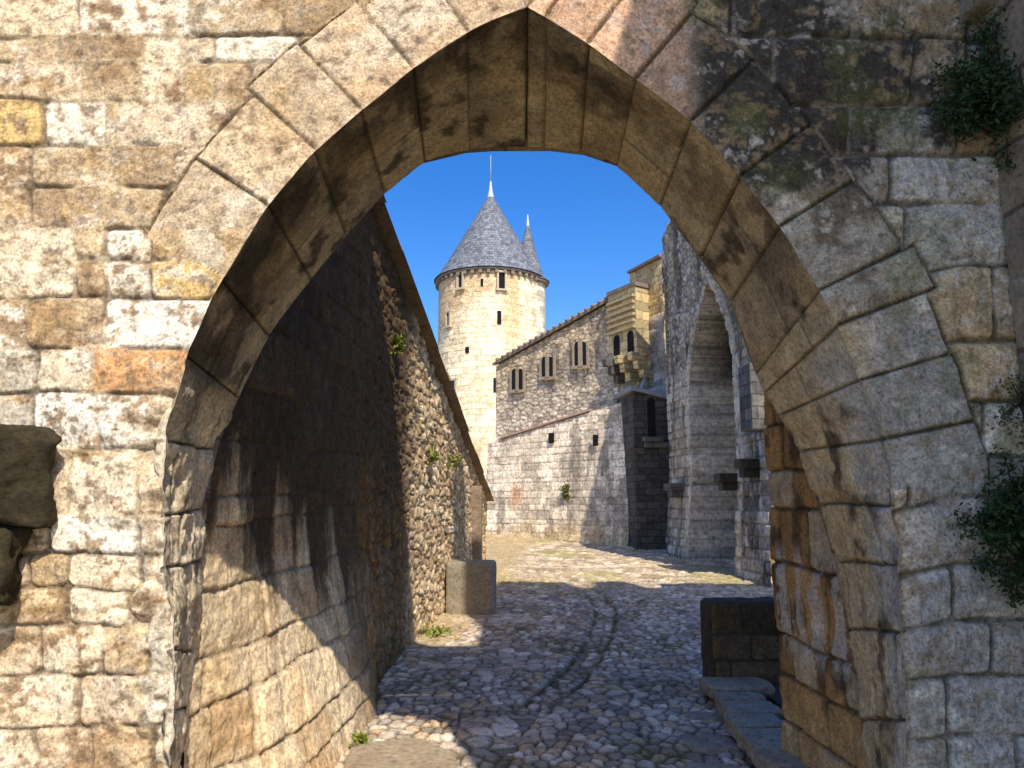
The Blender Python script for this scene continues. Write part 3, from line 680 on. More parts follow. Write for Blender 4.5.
# right block by the gate
rb = empty('stone_pier', (1.95, 6.9, 0), 'low dark square stone pier beside the right-hand passage', 'pier')
pa, pb = at_y(715, 697, 6.6), at_y(800, 697, 6.6); zt = at_y(745, 604, 6.6)[2]
sx = np.linspace(pa[0], pb[0], 90); sz = np.linspace(-.05, zt, 80); Sg, Zg = np.meshgrid(sx, sz)
b1, d1, c1 = coursed(Sg, Zg-.05, .24, .36, 81, .012, .2); n1 = fbm(Sg*6, Zg*6, 0, 4, 82)
H = -.02*(1-sst(0, 1, d1/.014))+.012*n1
Cw = np.empty(Sg.shape+(3,)); Cw[:] = col(.10, .077, .05); Cw *= (.6+.8*b1)[..., None]; Cw = mix(Cw, col(.16, .10, .045), sst(.06, .0, Sg-pa[0])); Cw = mix(Cw, col(.012, .01, .008), 1-sst(0, .014, d1))
sheet('front', Sg, Zg, lambda s, z: np.stack([s, 0*s+6.6, z], -1), np.array([0, -1., 0]), H, Cw, M_WALL, rb)
rough('body', ((pa[0]+pb[0])/2, 6.79, zt/2-.02), (pb[0]-pa[0]+.03, .36, zt+.07), 12, M_DARK, rb, 0.0, 14.0, .03)
# stepped kerb with slabs
kb = empty('stone_kerb', (1.7, 5.6, 0), 'raised kerb of grey slabs running from the pier towards the gate', 'kerb')
mb = MB(); mb.prism([(1.42, 4.0, -.1), (1.62, 6.58, -.1), (2.6, 6.58, -.1), (2.6, 4.0, -.1)], (0, 0, .19)); mb.build('kerb_base', M_DARK, kb)
rr_ = random.Random(5); yy = 4.1; kk = 0
while yy < 6.5:
    L = rr_.uniform(.24, .42); xo = 1.42+.2*(yy-4)/2.58; w = rr_.uniform(.36, .56); kk += 1
    rough('kerb_slab', (xo+w/2-.03+rr_.uniform(-.03, .02), yy+L/2, .12+rr_.uniform(-.012, .015)), (w, L-.05, .11), 50+kk, M_SLAB, kb, rr_.uniform(-.08, .08), 9.0, .07); yy += L
mb = MB(); mb.prism([(2.0, 4.2, .097), (2.0, 6.56, .097), (2.55, 6.56, .097), (2.55, 4.2, .097)], (0, 0, .03)); mb.build('step', M_DARK, kb, bevel=.01)
fs = []
for k, (px, py, w, d_) in enumerate([(706, 716, .34, .26), (712, 742, .36, .3), (716, 772, .34, .3)]):
    x, y = gpt(px, py, .03); o = rough('flagstone', (x, y, .0), (w, d_, .075), 70+k, M_SLAB, None, .2-.15*k, 6.0, .1)
    tag(o, ['worn flagstone in the cobbles nearest the dark pier', 'middle worn flagstone beside the raised kerb', 'worn flagstone beside the kerb at the bottom of the view'][k], 'flagstone', 'flagstones along the kerb')

# =================================================================== GREAT ARCH BUILDING (right, in shade)
ga = empty('tall_arched_building', (4.2, 14, 0), 'tall grey shaded building on the right with a deep pointed niche', 'building')
A1, B1 = np.array(at_y(672, 556, 18.0)[:2]), np.array(at_y(775, 582, 12.6)[:2])
B1 = A1+(B1-A1)*1.03
Ln = np.linalg.norm(B1-A1); tS = (B1-A1)/Ln; nG = np.array([tS[1], -tS[0], 0.])
if nG[0] > 0: nG = -nG
def ga_s(px, py):
    p = at_line(px, py, A1, B1); return (p[:2]-A1).dot(tS), p[2]
sv = np.linspace(0, Ln, 420); zv = np.linspace(.0, 9.6, 420); Sg, Zg = np.meshgrid(sv, zv)
s0, _ = ga_s(690, 420); s1, _ = ga_s(735, 420); sA_, zA_ = ga_s(707, 280); _, zsp = ga_s(690, 400)
# niche outline: two arcs meeting at the apex
wl = np.where(Zg < zsp, s0, s0+(sA_-s0)*np.clip((Zg-zsp)/(zA_-zsp), 0, 1)**2.0)
wr = np.where(Zg < zsp, s1, s1+(sA_-s1)*np.clip((Zg-zsp)/(zA_-zsp), 0, 1)**2.0)
nich = (Sg > wl) & (Sg < wr) & (Zg < zA_)
b1, d1, c1 = coursed(Sg, Zg, .22, .42, 91, .02, .4); b2, d2, c2 = rubble(Sg, Zg, .22, .13, 92, .9, .02)
up = Zg > 4.6+.6*fbm(Sg, Zg, 0, 3, 93)
b1 = np.where(up, b2, b1); d1 = np.where(up, d2, d1)
n1 = fbm(Sg*1.6, Zg*1.6, 1, 5, 94); n2 = fbm(Sg*8, Zg*8, 1, 4, 95, .6); nv = fbm(Sg*4, Zg*.6, 3, 5, 96)
H = -.022*(1-sst(0, 1, d1/.025))+.03*(b1-.5)+.03*n1+.02*n2
Cw = np.empty(Sg.shape+(3,)); Cw[:] = col(.38, .37, .345); Cw *= (.6+.8*b1)[..., None]
Cw = mix(Cw, col(.47, .47, .48), .75*sst(.0, .35, -n1+.4*nv)); Cw = mix(Cw, col(.07, .065, .06), .75*sst(.08, .35, nv+.4*n2+.04)); Cw = mix(Cw, col(.26, .22, .13), .4*sst(.1, .4, fbm(Sg, Zg, 8, 4, 97)))
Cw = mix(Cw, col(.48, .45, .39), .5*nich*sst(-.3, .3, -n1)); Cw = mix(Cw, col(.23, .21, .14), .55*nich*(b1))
Cw = mix(Cw, col(.06, .055, .05), .6*(1-sst(0, .028, d1)))
# battered feet of the two piers
foot = sst(2.3, 2.1, Zg)*(~nich)
H = H+.14*foot*sst(2.3, .4, Zg)
H = np.where(nich, H-.95, H); rim = (np.minimum(np.abs(Sg-wl), np.abs(Sg-wr)) < .3) & ~nich & (Zg < zA_+.2); Cw = mix(Cw, col(.60, .58, .53), .6*rim*sst(-.4, .2, n2))
# dark murder-slot at the top of the niche
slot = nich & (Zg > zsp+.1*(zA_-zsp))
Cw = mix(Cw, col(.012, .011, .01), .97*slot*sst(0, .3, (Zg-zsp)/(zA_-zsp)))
ztop = ga_s(672, 226)[1]
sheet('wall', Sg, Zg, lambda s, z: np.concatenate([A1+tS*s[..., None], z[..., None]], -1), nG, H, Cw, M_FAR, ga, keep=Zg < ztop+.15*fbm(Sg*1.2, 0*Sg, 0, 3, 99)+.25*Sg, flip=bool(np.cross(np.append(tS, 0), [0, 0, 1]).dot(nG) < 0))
mb = MB(); o_ = -nG*1.1
mb.prism([np.append(A1, 0)+o_, np.append(B1, 0)+o_, np.append(B1, 9.4)+o_, np.append(A1, ztop-.1)+o_], -nG*2.2)
mb.build('wall_core', M_GREY, ga)
mb = MB(); a3 = np.append(A1, 0); mb.prism([a3-nG*.02, a3-nG*.76, a3-nG*.76+np.array([0, 0, ztop-.1]), a3-nG*.02+np.array([0, 0, ztop-.05])], np.append(tS, 0)*.3)
mb.build('end_wall', M_GREY, ga)
for (px, py, w) in [(682, 487, .5), (735, 478, .34), (757, 464, .32)]:   # corbels / consoles on the piers
    s_, z_ = ga_s(px, py); p = np.append(A1+tS*s_, z_)+nG*.14
    mb = MB(); an = math.atan2(tS[1], tS[0]); mb.box(p, (w, .42, .16), rz=an, taper=1.0); mb.box(p-np.array([0, 0, .15]), (w*.7, .3, .16), rz=an); mb.build('corbel', M_GREY if px == 682 else M_DARK, ga, bevel=.02)
s_, z_ = ga_s(709, 300)
# dark lintel block beyond the near pier
s_, z_ = ga_s(768, 398); mb = MB(); p = np.append(A1+tS*s_, z_)+nG*.1; mb.box(p, (.5, .6, 1.1), rz=math.atan2(tS[1], tS[0])); mb.build('bracket', M_GREY, ga, bevel=.03)

# =================================================================== BUTTRESS BLOCK with window
bt = empty('buttress', (3.4, 19, .4), 'dark square buttress with a barred narrow window beside the tall niche', 'buttress')
YB = 19.2
pl, pr = at_y(637, 555, YB), at_y(674, 555, YB); ztl, ztr = at_y(634, 390, YB)[2], at_y(674, 401, YB)[2]
xl, xr = pl[0], pr[0]+.1
mb = MB(); mb.prism([(xl, YB, .2), (xr, YB, .2), (xr, YB, ztr), (xl, YB, ztl)], (-.25, 2.4, 0)); mb.build('body', stone_mat('dark_buttress_stone', (.12, .105, .085), (.07, .064, .055), scale=2, brick=(.34, .17)), bt)
mb = MB(); mb.prism([(xl-.07, YB-.1, ztl+.003), (xr+.05, YB-.1, ztr+.003), (xr+.05, YB-.1, ztr+.1), (xl-.07, YB-.1, ztl+.1)], (-.25, 2.4, 0)); mb.build('sloping_cap', stone_mat('cap_stone', (.34, .35, .37), (.26, .27, .28), scale=3), bt)
def arch_poly(cx, z0, z1, w, y, n=8):
    r = w/2; zz = z1-r
    return [(cx-r, y, z0), (cx+r, y, z0)]+[(cx+r*math.cos(math.pi*k/n), y, zz+r*math.sin(math.pi*k/n)) for k in range(n+1)]
pw = at_y(652, 440, YB); w0 = at_y(652, 437, YB)[2]; w1 = at_y(652, 398, YB)[2]
mb = MB(); mb.prism(arch_poly(pw[0], w0, w1, .2, YB-.012), (0, .01, 0)); win = mb.build('window', M_VOID, bt)
mb = MB(); mb.box((pw[0], YB-.09, w0-.07), (.52, .22, .12)); mb.box((pw[0]+.1, YB-.05, w0-.2), (.62, .12, .14)); mb.build('sill', M_GREY, win, bevel=.015)

# =================================================================== CURTAIN WALL with paired windows
cw = empty('rampart_building', (1, 25, .5), 'sunlit rampart building with three pairs of small windows under a tiled eave', 'building')
A2 = np.array(at_y(634, 550, 20.6)[:2]); B2 = np.array(at_y(500, 530, 24.0)[:2])
tW = (B2-A2)/np.linalg.norm(B2-A2); B2x = B2+tW*.2; LW = np.linalg.norm(B2x-A2); nW = np.array([-tW[1], tW[0], 0.])
if nW[1] > 0: nW = -nW
def cw_s(px, py):
    p = at_line(px, py, A2, B2); return (p[:2]-A2).dot(tW), p[2]
def cw_p(s, z, off=0.): return np.append(A2+tW*s, z)+nW*off
sa, za = cw_s(608, 303); sb, zb = cw_s(503, 362)
print('curtain eave', sa, za, sb, zb, LW)
sv = np.linspace(-.3, LW, 330); zv = np.linspace(.2, 9.2, 400); Sg, Zg = np.meshgrid(sv, zv)
ztp = za+(Sg-sa)*(zb-za)/(sb-sa)
s5, z5 = cw_s(597, 412); s6, z6 = cw_s(505, 440); zl = z5+(Sg-s5)*(z6-z5)/(s6-s5)
b2, d2, c2 = rubble(Sg, Zg, .26, .12, 102, .9, .02); b1, d1, c1 = coursed(Sg, Zg, .2, .36, 103, .02, .4)
b1 = np.where(Zg > zl, b2, b1); d1 = np.where(Zg > zl, d2, d1)
n1 = fbm(Sg*1.2, Zg*1.2, 1, 5, 104); n2 = fbm(Sg*7, Zg*7, 1, 4, 105, .6); nv = fbm(Sg*2.5, Zg*.7, 3, 5, 106)
H = -.014*(1-sst(0, 1, d1/.02))+.018*(b1-.5)+.02*n1+.014*n2
low = sst(zl+.03, zl-.03, Zg); H = H+low*(.32+.10*np.clip(zl-Zg, 0, 9))
Cw = np.empty(Sg.shape+(3,)); Cw[:] = col(.58, .53, .46); Cw *= (.6+.7*b1)[..., None]
Cw = mix(Cw, col(.55, .42, .26), .6*sst(.0, 1.6, Zg-zl-1.0+.6*n1)); Cw = mix(Cw, col(.85, .80, .72), .85*low*sst(-.05, .3, n1+.4*n2)); Cw = mix(Cw, col(.19, .175, .165), .75*sst(.1, .42, nv+.35*n2))
Cw = mix(Cw, col(.14, .13, .12), .55*(1-sst(0, .022, d1))); Cw = mix(Cw, col(.5, .38, .2), .6*sst(1.3, .6, Zg+.4*n1))
sr, zr_ = cw_s(527, 495); Cw = mix(Cw, col(.42, .2, .1), .75*np.exp(-((Sg-sr)/.25)**2-((Zg-zr_)/.4)**2))
sheet('wall', Sg, Zg, lambda s, z: np.concatenate([A2+tW*s[..., None], z[..., None]], -1), nW, H, Cw, M_FAR, cw, keep=Zg < ztp, flip=bool(np.cross(np.append(tW, 0), [0, 0, 1]).dot(nW) < 0))
mb = MB(); mb.prism([cw_p(-.3, 0, -.1), cw_p(LW, 0, -.1), cw_p(LW, zb-.05, -.1), cw_p(-.3, za+.15, -.1)], -nW*3.5); mb.build('wall_core', M_GREY, cw)
zL = zb+(LW-sb)*(zb-za)/(sb-sa); zR2 = za+(-.3-sa)*(zb-za)/(sb-sa)
mb = MB(); mb.prism([cw_p(-.3, zR2, .12), cw_p(LW+.05, zL, .12), cw_p(LW+.05, zL+.08, .12), cw_p(-.3, zR2+.08, .12)], -nW*3.9+np.array([0, 0, 1.0]))
roof = mb.build('roof', M_TILE, cw)
mb = MB(); k = 0
while k*.24 < LW+.3:
    s_ = -.3+k*.24; z_ = zR2+(s_+.3)*(zL-zR2)/(LW+.38); p, q = cw_p(s_, z_+.09, .16), cw_p(s_, z_+.29, -.6); mb.tube(p, q, .05, .05, 6); k += 1
mb.build('roof_tiles', M_TILE, roof)
for (pxa, pxb, y0, y1) in [(516, 522, 369, 389), (546, 552, 357, 376), (579, 585, 342, 365)]:
    for pxc in (pxa, pxb):
        s_, za_ = cw_s(pxc, y0); _, zb_ = cw_s(pxc, y1); wd = .21
        hw, h0, h1 = wd/2, zb_, za_
        prof = [(s_-hw, h0), (s_+hw, h0)]+[(s_+hw*math.cos(math.pi*j/6), h1-hw+hw*math.sin(math.pi*j/6)) for j in range(7)]
        mb = MB(); mb.prism([cw_p(a, b, .075) for a, b in prof], nW*.012); wn = mb.build('window', M_VOID, cw)
        mb = MB()
        for sgn in (-1, 1): mb.prism([cw_p(s_+sgn*(hw+.045)-.04, h0-.03, .05), cw_p(s_+sgn*(hw+.045)+.04, h0-.03, .05), cw_p(s_+sgn*(hw+.045)+.04, h1, .05), cw_p(s_+sgn*(hw+.045)-.04, h1, .05)], nW*.045)
        mb.prism([cw_p(s_-hw-.1, h0-.12, .05), cw_p(s_+hw+.1, h0-.12, .05), cw_p(s_+hw+.1, h0-.035, .05), cw_p(s_-hw-.1, h0-.035, .05)], nW*.06)
        mb.build('window_frame', M_TAN, wn)
mb = MB()   # red tile course along the ledge
a, b = s6-.1, s5+.0
mb.prism([cw_p(a, z6+.0, .02), cw_p(b, z5+.0, .02), cw_p(b, z5+.05, .02), cw_p(a, z6+.05, .02)], nW*.36); mb.build('tile_course', M_RED, cw)
for (px, py0, py1, w) in [(561, 434, 444, .18), (607, 436, 447, .15), (598, 476, 0, 0)]:
    if not w: continue
    s_, z0 = cw_s(px, py1); _, z1 = cw_s(px, py0); off = .42+.12*(3.3-z0) if px < 600 else .5
    mb = MB(); mb.prism([cw_p(s_-w/2, z0, off), cw_p(s_+w/2, z0, off), cw_p(s_+w/2, z1, off), cw_p(s_-w/2, z1, off)], nW*.05); mb.build('loophole', M_VOID, cw)

# =================================================================== BRETECHE (projecting box turret)
bz = empty('box_turret', (3.2, 20, 6), 'yellow stone box turret on corbels projecting above the dark buttress', 'turret')
YT = 19.6
c0 = at_y(609, 350, YT+1.1); c1_ = at_y(637, 350, YT); c2_ = at_y(652, 350, YT+.35); c3_ = at_y(672, 350, YT+.5)
zb0, zt0, zt1 = at_y(637, 360, YT)[2], at_y(609, 304, YT+1.1)[2], at_y(637, 278, YT)[2]
zt = .5*(zt0+zt1)
plan = [c0[:2], c1_[:2], c2_[:2], (c3_[0], c3_[1]+.1), (c3_[0]+.4, YT+2.4), (c0[0]+.3, YT+2.6)]
mb = MB(); mb.prism([(x, y, zb0+.2) for x, y in plan], (0, 0, zt-zb0-.2)); mb.build('body', M_YEL, bz)
d01 = (c1_-c0)[:2]; L01 = np.linalg.norm(d01); d01 = d01/L01; n01 = np.array([d01[1], -d01[0]])
if n01[1] > 0: n01 = -n01
an = math.atan2(d01[1], d01[0]); mb = MB()
for k in range(6):   # horizontal bands on the left face
    z_ = zt-.25-k*(zt-zb0-1.0)/6; m_ = (c0+c1_)[:2]/2+n01*.03; mb.box((m_[0], m_[1], z_), (L01*.94, .12, .07), rz=an)
mb.build('stone_band', stone_mat('band_stone', (.58, .46, .26), (.44, .34, .18), scale=3), bz)
cap = MB(); pc = np.mean(plan, axis=0); cap.prism([(pc[0]+(x-pc[0])*1.05, pc[1]+(y-pc[1])*1.05, zt+.003) for x, y in plan], (0, 0, .11)); ro_ = cap.build('roof', M_TILE, bz)
for k, tpos in enumerate((.3, .8)):
    m_ = c0[:2]+d01*L01*tpos+n01*.012; z0 = zb0+.22
    mb = MB(); pts = arch_poly(0, z0, z0+.62, .26, 0); mb.prism([(m_[0]+a*d01[0], m_[1]+a*d01[1], c) for a, _, c in pts], (n01[0]*.012, n01[1]*.012, 0)); mb.build('opening', M_VOID, bz)
for k, tpos in enumerate((.06, .5, .97)):
    for j in range(3):
        m_ = c0[:2]+d01*L01*tpos-n01*(.18*j); mb = MB() if j == 0 else mb
        mb.box((m_[0], m_[1], zb0+.1-j*.22), (.2, .42, .21), rz=an, taper=1.1)
    mb.build('corbel', M_YEL if k else M_GREY, bz, bevel=.02)
# wall behind the turret between the rampart and the niche building
bw = empty('linking_wall', (3.6, 20.6, 0), 'grey shaded wall joining the box turret to the tall niche building', 'wall')
PA = np.array(at_y(633, 420, 20.75)[:2]); PB = np.array([A1[0]+.25, 18.1+1.2])
Lb = np.linalg.norm(PB-PA); tB = (PB-PA)/Lb; nB = np.array([tB[1], -tB[0], 0])
if nB[1] > 0: nB = -nB
sv = np.linspace(0, Lb, 60); zLK = at_y(662, 268, 20.2)[2]; zv = np.linspace(.2, zLK, 260); Sg, Zg = np.meshgrid(sv, zv)
b1, d1, c1 = coursed(Sg, Zg, .2, .34, 111, .02, .4); n1 = fbm(Sg*2, Zg*2, 1, 4, 112)
H = -.03*(1-sst(0, 1, d1/.02))+.04*(b1-.5)+.03*n1
Cw = np.empty(Sg.shape+(3,)); Cw[:] = col(.33, .33, .34); Cw *= (.6+.7*b1)[..., None]; Cw = mix(Cw, col(.55, .42, .2), .8*sst(6.2, 6.8, Zg))
sheet('wall', Sg, Zg, lambda s, z: np.concatenate([PA+tB*s[..., None], z[..., None]], -1), nB, H, Cw, M_FAR, bw, flip=bool(np.cross(np.append(tB, 0), [0, 0, 1]).dot(nB) < 0))
mb = MB(); mb.prism([np.append(PA, zLK)+nB*.08, np.append(PB, zLK+.02)+nB*.08, np.append(PB, zLK+.09)+nB*.08, np.append(PA, zLK+.07)+nB*.08], -nB*1.6); mb.build('coping', M_TILE, bw)
# little lead flashing on the buttress
mb = MB(); p, q = at_y(641, 388, 19.9), at_y(652, 366, 20.3); mb.tube(p, q, .035, .06, 8); mb.build('lead_pipe', M_LEAD, bt)

# =================================================================== ROUND TOWER
YT2 = 40.0
pc = at_y(490, 300, YT2); xl_ = at_y(437, 300, YT2)[0]; RT = (pc[0]-xl_)*.975; cx, cy = pc[0], YT2+.3
ze = at_y(490, 268, YT2-RT)[2]
tw = empty('round_tower', (cx, cy, 0), 'tall round stone tower with a blue-grey conical slate roof against the sky', 'tower')
th = np.linspace(math.pi*.98, math.pi*2.02, 300); zv = np.linspace(0, ze, 460); Tg, Zg = np.meshgrid(th, zv); Sg = Tg*RT
b1, d1, c1 = coursed(Sg, Zg, .3, .5, 121, .02, .3); n1 = fbm(Sg*.7, Zg*.7, 1, 5, 122); n2 = fbm(Sg*4, Zg*4, 1, 4, 123, .6)
H = -.015*(1-sst(0, 1, d1/.03))+.02*(b1-.5)+.015*n2
Cw = np.empty(Sg.shape+(3,)); Cw[:] = col(.84, .76, .60); Cw *= (.8+.35*b1)[..., None]
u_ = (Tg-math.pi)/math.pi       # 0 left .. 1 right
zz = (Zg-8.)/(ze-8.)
tower_shade = sst(.08, -.08, u_*.9+.33-zz+.05*n1)  # diagonal shadow painted as brown masonry in the upper left
Cw = mix(Cw, col(.44, .32, .18), .85*tower_shade*sst(-.3, .3, n2+.4)*(b1*.4+.6)); Cw = mix(Cw, col(.48, .38, .24), .55*sst(.1, .4, n1+.3*n2))
Cw = mix(Cw, col(.56, .40, .2), .6*sst(.05, .0, np.abs(u_-.64)-.03)*sst(.2, .4, zz)); Cw = mix(Cw, col(.42, .34, .23), .45*(1-sst(0, .04, d1)))
nT = np.stack([np.cos(Tg), np.sin(Tg), 0*Tg], -1)
V = np.stack([cx+RT*np.cos(Tg), cy+RT*np.sin(Tg), Zg], -1)
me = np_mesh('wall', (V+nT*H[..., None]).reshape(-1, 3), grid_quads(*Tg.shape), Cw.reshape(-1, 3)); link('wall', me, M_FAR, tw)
mb = MB(); mb.lathe((cx, cy, 0), [(RT-.06, 0), (RT-.06, ze)], 48); mb.build('wall_core', M_TRIM, tw)
mb = MB()
for k in range(44):
    a = 2*math.pi*k/44; mb.box((cx+(RT+.08)*math.cos(a), cy+(RT+.08)*math.sin(a), ze-.09), (.22, .16, .17), rz=a)
mb.lathe((cx, cy, ze), [(RT+.02, .02), (RT+.2, .02), (RT+.2, .14), (RT, .14)], 56); mb.build('eave_corbels', stone_mat('eave_stone', (.30, .25, .19), (.2, .17, .13), scale=3), tw)
zap = at_y(491, 193, YT2)[2]-ze
def cone(c, prof, name, parent, n=72):
    vs, fs, uvs = [], [], []
    for j, (r, z) in enumerate(prof):
        for k in range(n+1):
            a = 2*math.pi*k/n; vs.append((c[0]+r*math.cos(a), c[1]+r*math.sin(a), c[2]+z)); uvs.append((a*prof[0][0]*.8, z*1.05))
    for j in range(len(prof)-1):
        for k in range(n): fs.append((j*(n+1)+k, j*(n+1)+k+1, (j+1)*(n+1)+k+1, (j+1)*(n+1)+k))
    me = bpy.data.meshes.new(name); me.from_pydata(vs, [], fs); uv = me.uv_layers.new(name='UVMap')
    for p in me.polygons:
        p.use_smooth = True
        for li in p.loop_indices: uv.data[li].uv = uvs[me.loops[li].vertex_index]
    return link(name, me, M_SLATE, parent)
rf = cone((cx, cy, ze+.14), [(RT+.27, 0), (RT-.02, .36), (RT*.80, 1.25), (RT*.40, zap*.62), (RT*.07, zap*.94), (.05, zap)], 'roof', tw)
mb = MB(); zf = ze+zap; zt_ = at_y(491, 179, YT2)[2]; za2 = at_y(492, 153, YT2)[2]
mb.lathe((cx, cy, 0), [(.26, zf-.75), (.2, zf-.2), (.1, zf+.3), (.035, zt_), (.0, zt_+.03)], 12); mb.tube((cx, cy, zt_), (cx, cy, za2), .02, .012, 5); mb.build('finial', M_LEAD, rf)
# stair turret on the right flank
q = at_y(527, 300, YT2-1.6); tx, ty, rt = cx+.735*RT, cy-.15*RT, .33*RT
tu = MB(); tu.lathe((tx, ty, 0), [(rt, 0), (rt, ze-.1)], 40); tur = tu.build('stair_turret', stone_mat('turret_stone', (.84, .76, .6), (.72, .62, .46), dark=(.5, .4, .27), scale=1.2, brick=(.5, .28)), tw)
me = tur.data; uvl = me.uv_layers[0]
for p in me.polygons:
    for li in p.loop_indices:
        c = me.vertices[me.loops[li].vertex_index].co; uvl.data[li].uv = ((math.atan2(c.y-ty, c.x-tx))*rt, c.z)
mb = MB(); mb.lathe((tx, ty, ze-.14), [(rt+.01, 0), (rt+.2, .02), (rt+.2, .16), (rt, .16)], 40); mb.build('turret_eave', M_TILE, tur)
zs_ = at_y(527, 222, YT2-.3)[2]-ze
cone((tx, ty, ze+.02), [(rt+.25, 0), (rt*.9, .4), (rt*.45, zs_*.55), (.04, zs_)], 'turret_roof', tur, 40)
mb = MB(); mb.lathe((tx, ty, ze+zs_-.5), [(.13, 0), (.08, .4), (.02, 1.0), (0, 1.02)], 10); mb.build('turret_finial', M_LEAD, tur)
for (px, py0, py1, w, fr) in [(464, 273, 288, .22, 1), (502, 273, 289, .3, 1), (484, 279, 286, .12, 0), (452, 313, 326, .2, 1), (500, 311, 324, .2, 0), (456, 381, 403, .42, 1), (496, 378, 392, .14, 0), (470, 347, 353, .2, 0)]:
    a = math.acos(max(-1, min(1, (at_y(px, py0, YT2)[0]-cx)/RT))); a = -a
    ypl = cy+RT*math.sin(a); z1, z0 = at_y(px, py0, ypl)[2], at_y(px, py1, ypl)[2]
    r_ = RT+.03; m_ = np.array([cx+r_*math.cos(a), cy+r_*math.sin(a), (z0+z1)/2])
    mb = MB(); mb.box(m_, (.05, w, z1-z0), rz=a); wn = mb.build('window', M_GLASS if w > .4 else M_VOID, tw)
    if fr:
        mb = MB(); t_ = np.array([-math.sin(a), math.cos(a), 0]); o2 = np.array([math.cos(a), math.sin(a), 0])*.04
        for s_ in (-1, 1): mb.box(m_+t_*s_*(w/2+.06)+o2, (.14, .1, z1-z0+.1), rz=a)
        mb.box(m_+o2+np.array([0, 0, -(z1-z0)/2-.06]), (.2, w+.3, .1), rz=a); mb.box(m_+o2+np.array([0, 0, (z1-z0)/2+.06]), (.14, w+.22, .11), rz=a)
        mb.build('window_frame', M_TRIM, wn)

# =================================================================== PLANTS
def plant(name, base, radii, nclump, nleaf, ls, mat, label, cat, group=None, droop=0.0, seed=1):
    rg = random.Random(seed); t = empty(name, base, label, cat, group)
    base = Vector([float(v) for v in base]); mb = MB(); st = MB()
    vs, fs = [], []
    for c in range(nclump):
        d = Vector((rg.gauss(0, .5)*radii[0], -abs(rg.gauss(0, .55))*radii[1], rg.gauss(0, .5)*radii[2])); ce = base+d
        mid = base.lerp(ce, .5)+Vector((0, -.01, .02*rg.random()))
        st.tube(base, mid, .006, .004, 5); st.tube(mid, ce, .004, .002, 5)
        cr = .28*max(radii)*(.5+rg.random()*.6)
        for l in range(nleaf):
            p = ce+Vector((rg.gauss(0, .5), rg.gauss(0, .5), rg.gauss(0, .5)))*cr
            ax = Vector((rg.uniform(-1, 1), rg.uniform(-1, 1), rg.uniform(-.6-droop, 1))).normalized(); sd = ax.cross(Vector((rg.uniform(-1, 1), rg.uniform(-1, 1), rg.uniform(-1, 1)))).normalized()
            L = ls*rg.uniform(.6, 1.3); b = len(vs)
            vs += [p, p+ax*L*.5+sd*L*.24, p+ax*L, p+ax*L*.5-sd*L*.24]; fs.append((b, b+1, b+2, b+3))
    me = bpy.data.meshes.new('foliage'); me.from_pydata([tuple(v) for v in vs], [], fs); link('foliage', me, mat, t)
    st.build('stem', M_TWIG, t); return t
plant('shrub', at_y(1004, 104, 2.95), (.30, .14, .20), 75, 120, .024, M_LEAF, 'dark green bush growing from the wall high on the right', 'shrub', None, .3, 1)
plant('shrub', at_y(1018, 532, 2.95), (.17, .12, .20), 55, 110, .024, M_LEAF, 'dark green bush growing from the wall low on the right', 'shrub', None, .3, 2)
plant('shrub', at_y(1020, 405, 2.93), (.09, .08, .2), 16, 45, .018, leaf_mat('grey_leaf', (.05, .075, .035), (.1, .12, .06)), 'thin greyish plant at the right edge between the two dark bushes', 'shrub', None, .2, 3)
for k, (px, py, y, s, lab) in enumerate([(394, 345, 7.3, .09, 'yellow-green tuft just under the coping where the street wall leaves shadow'), (429, 455, 9.3, .1, 'larger yellow-green weed halfway along the street wall'), (448, 462, 10.6, .1, 'yellow-green weed beside the dark strip near the end of the street wall')]):
    yy = y; x = lw_x(yy)
    for _ in range(20):
        d = ray(px, py); kk = (-1.9+.0)/(d[0]-.1*d[1]); p = np.array([d[0]*kk, d[1]*kk, EYE+d[2]*kk])
    plant('wall_weed', p+np.array([.05, 0, 0]), (s, s, s*1.1), 12, 26, .045, M_WEED, lab, 'weed', 'weeds on the street wall', 0, 10+k)
s_, z_ = cw_s(579, 492); plant('wall_weed', cw_p(s_, z_, .55), (.12, .1, .3), 12, 30, .09, leaf_mat('moss_leaf', (.1, .12, .03), (.2, .2, .06)), 'small mossy plant on the base of the sunlit rampart building', 'weed', None, 0, 31)
plant('grass_tuft', (*gpt(362, 742, .05), .05), (.05, .05, .05), 6, 22, .05, M_WEED, 'bright grass tuft at the corner of the sunlit slab', 'grass tuft', None, 0, 41)
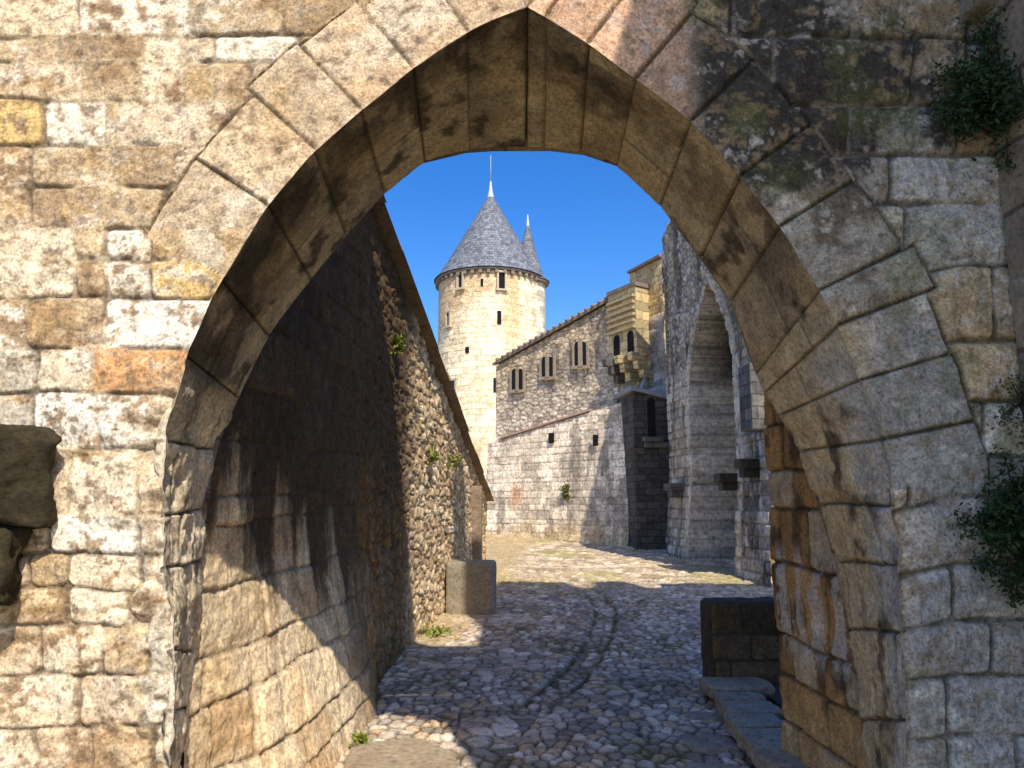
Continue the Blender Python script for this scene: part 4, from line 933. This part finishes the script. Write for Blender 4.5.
plant('grass_tuft', (*gpt(432, 632, .15), .14), (.2, .3, .05), 14, 24, .05, M_WEED, 'grass growing along the wall below the stone block', 'grass tuft', None, 0, 42)
p = gpt(506, 527, .52); plant('grass_tuft', (*gpt(503, 531, .5), .55), (.3, .3, .14), 14, 26, .1, M_WEED, 'grass at the foot of the rampart where the street bends', 'grass tuft', None, 0, 43)

# =================================================================== LIGHT, SKY, CAMERA
AZ = math.radians(18); EL = math.atan(1.2*math.cos(AZ))
sd = Vector((math.sin(AZ)*math.cos(EL), -math.cos(AZ)*math.cos(EL), math.sin(EL)))
sun = bpy.data.lights.new('sun', 'SUN'); sun.energy = 5.0; sun.angle = math.radians(.5); sun.color = (1, .93, .82)
so = bpy.data.objects.new('sun', sun); C.objects.link(so); so.rotation_euler = sd.to_track_quat('Z', 'Y').to_euler(); so.location = (5, -10, 20)
w = bpy.data.worlds.new('World'); bpy.context.scene.world = w; w.use_nodes = True; nt = w.node_tree
sky = nt.nodes.new('ShaderNodeTexSky'); sky.sky_type = 'NISHITA'; sky.sun_disc = False
sky.sun_elevation = EL; sky.sun_rotation = math.pi-AZ; sky.air_density = 1.0; sky.dust_density = 1.5; sky.ozone_density = 3.0; sky.altitude = 300
bg = nt.nodes['Background']; bg.inputs['Strength'].default_value = .15
hs = nt.nodes.new('ShaderNodeHueSaturation'); hs.inputs['Saturation'].default_value = 1.40; hs.inputs['Hue'].default_value = .512; hs.inputs['Value'].default_value = 1.5
nt.links.new(sky.outputs[0], hs.inputs['Color']); nt.links.new(hs.outputs[0], bg.inputs['Color'])
cam = bpy.data.cameras.new('camera'); cam.sensor_width = 36; cam.lens = 36*FPX/1024; cam.clip_end = 3000; cam.clip_start = .05
co = bpy.data.objects.new('camera', cam); C.objects.link(co); co.location = (0, 0, EYE); co.rotation_euler = (math.pi/2+PITCH, 0, 0)
sc = bpy.context.scene; sc.camera = co
sc.view_settings.view_transform = 'Standard'; sc.view_settings.look = 'None'; sc.view_settings.exposure = 0
sc.render.resolution_x, sc.render.resolution_y = 1024, 768
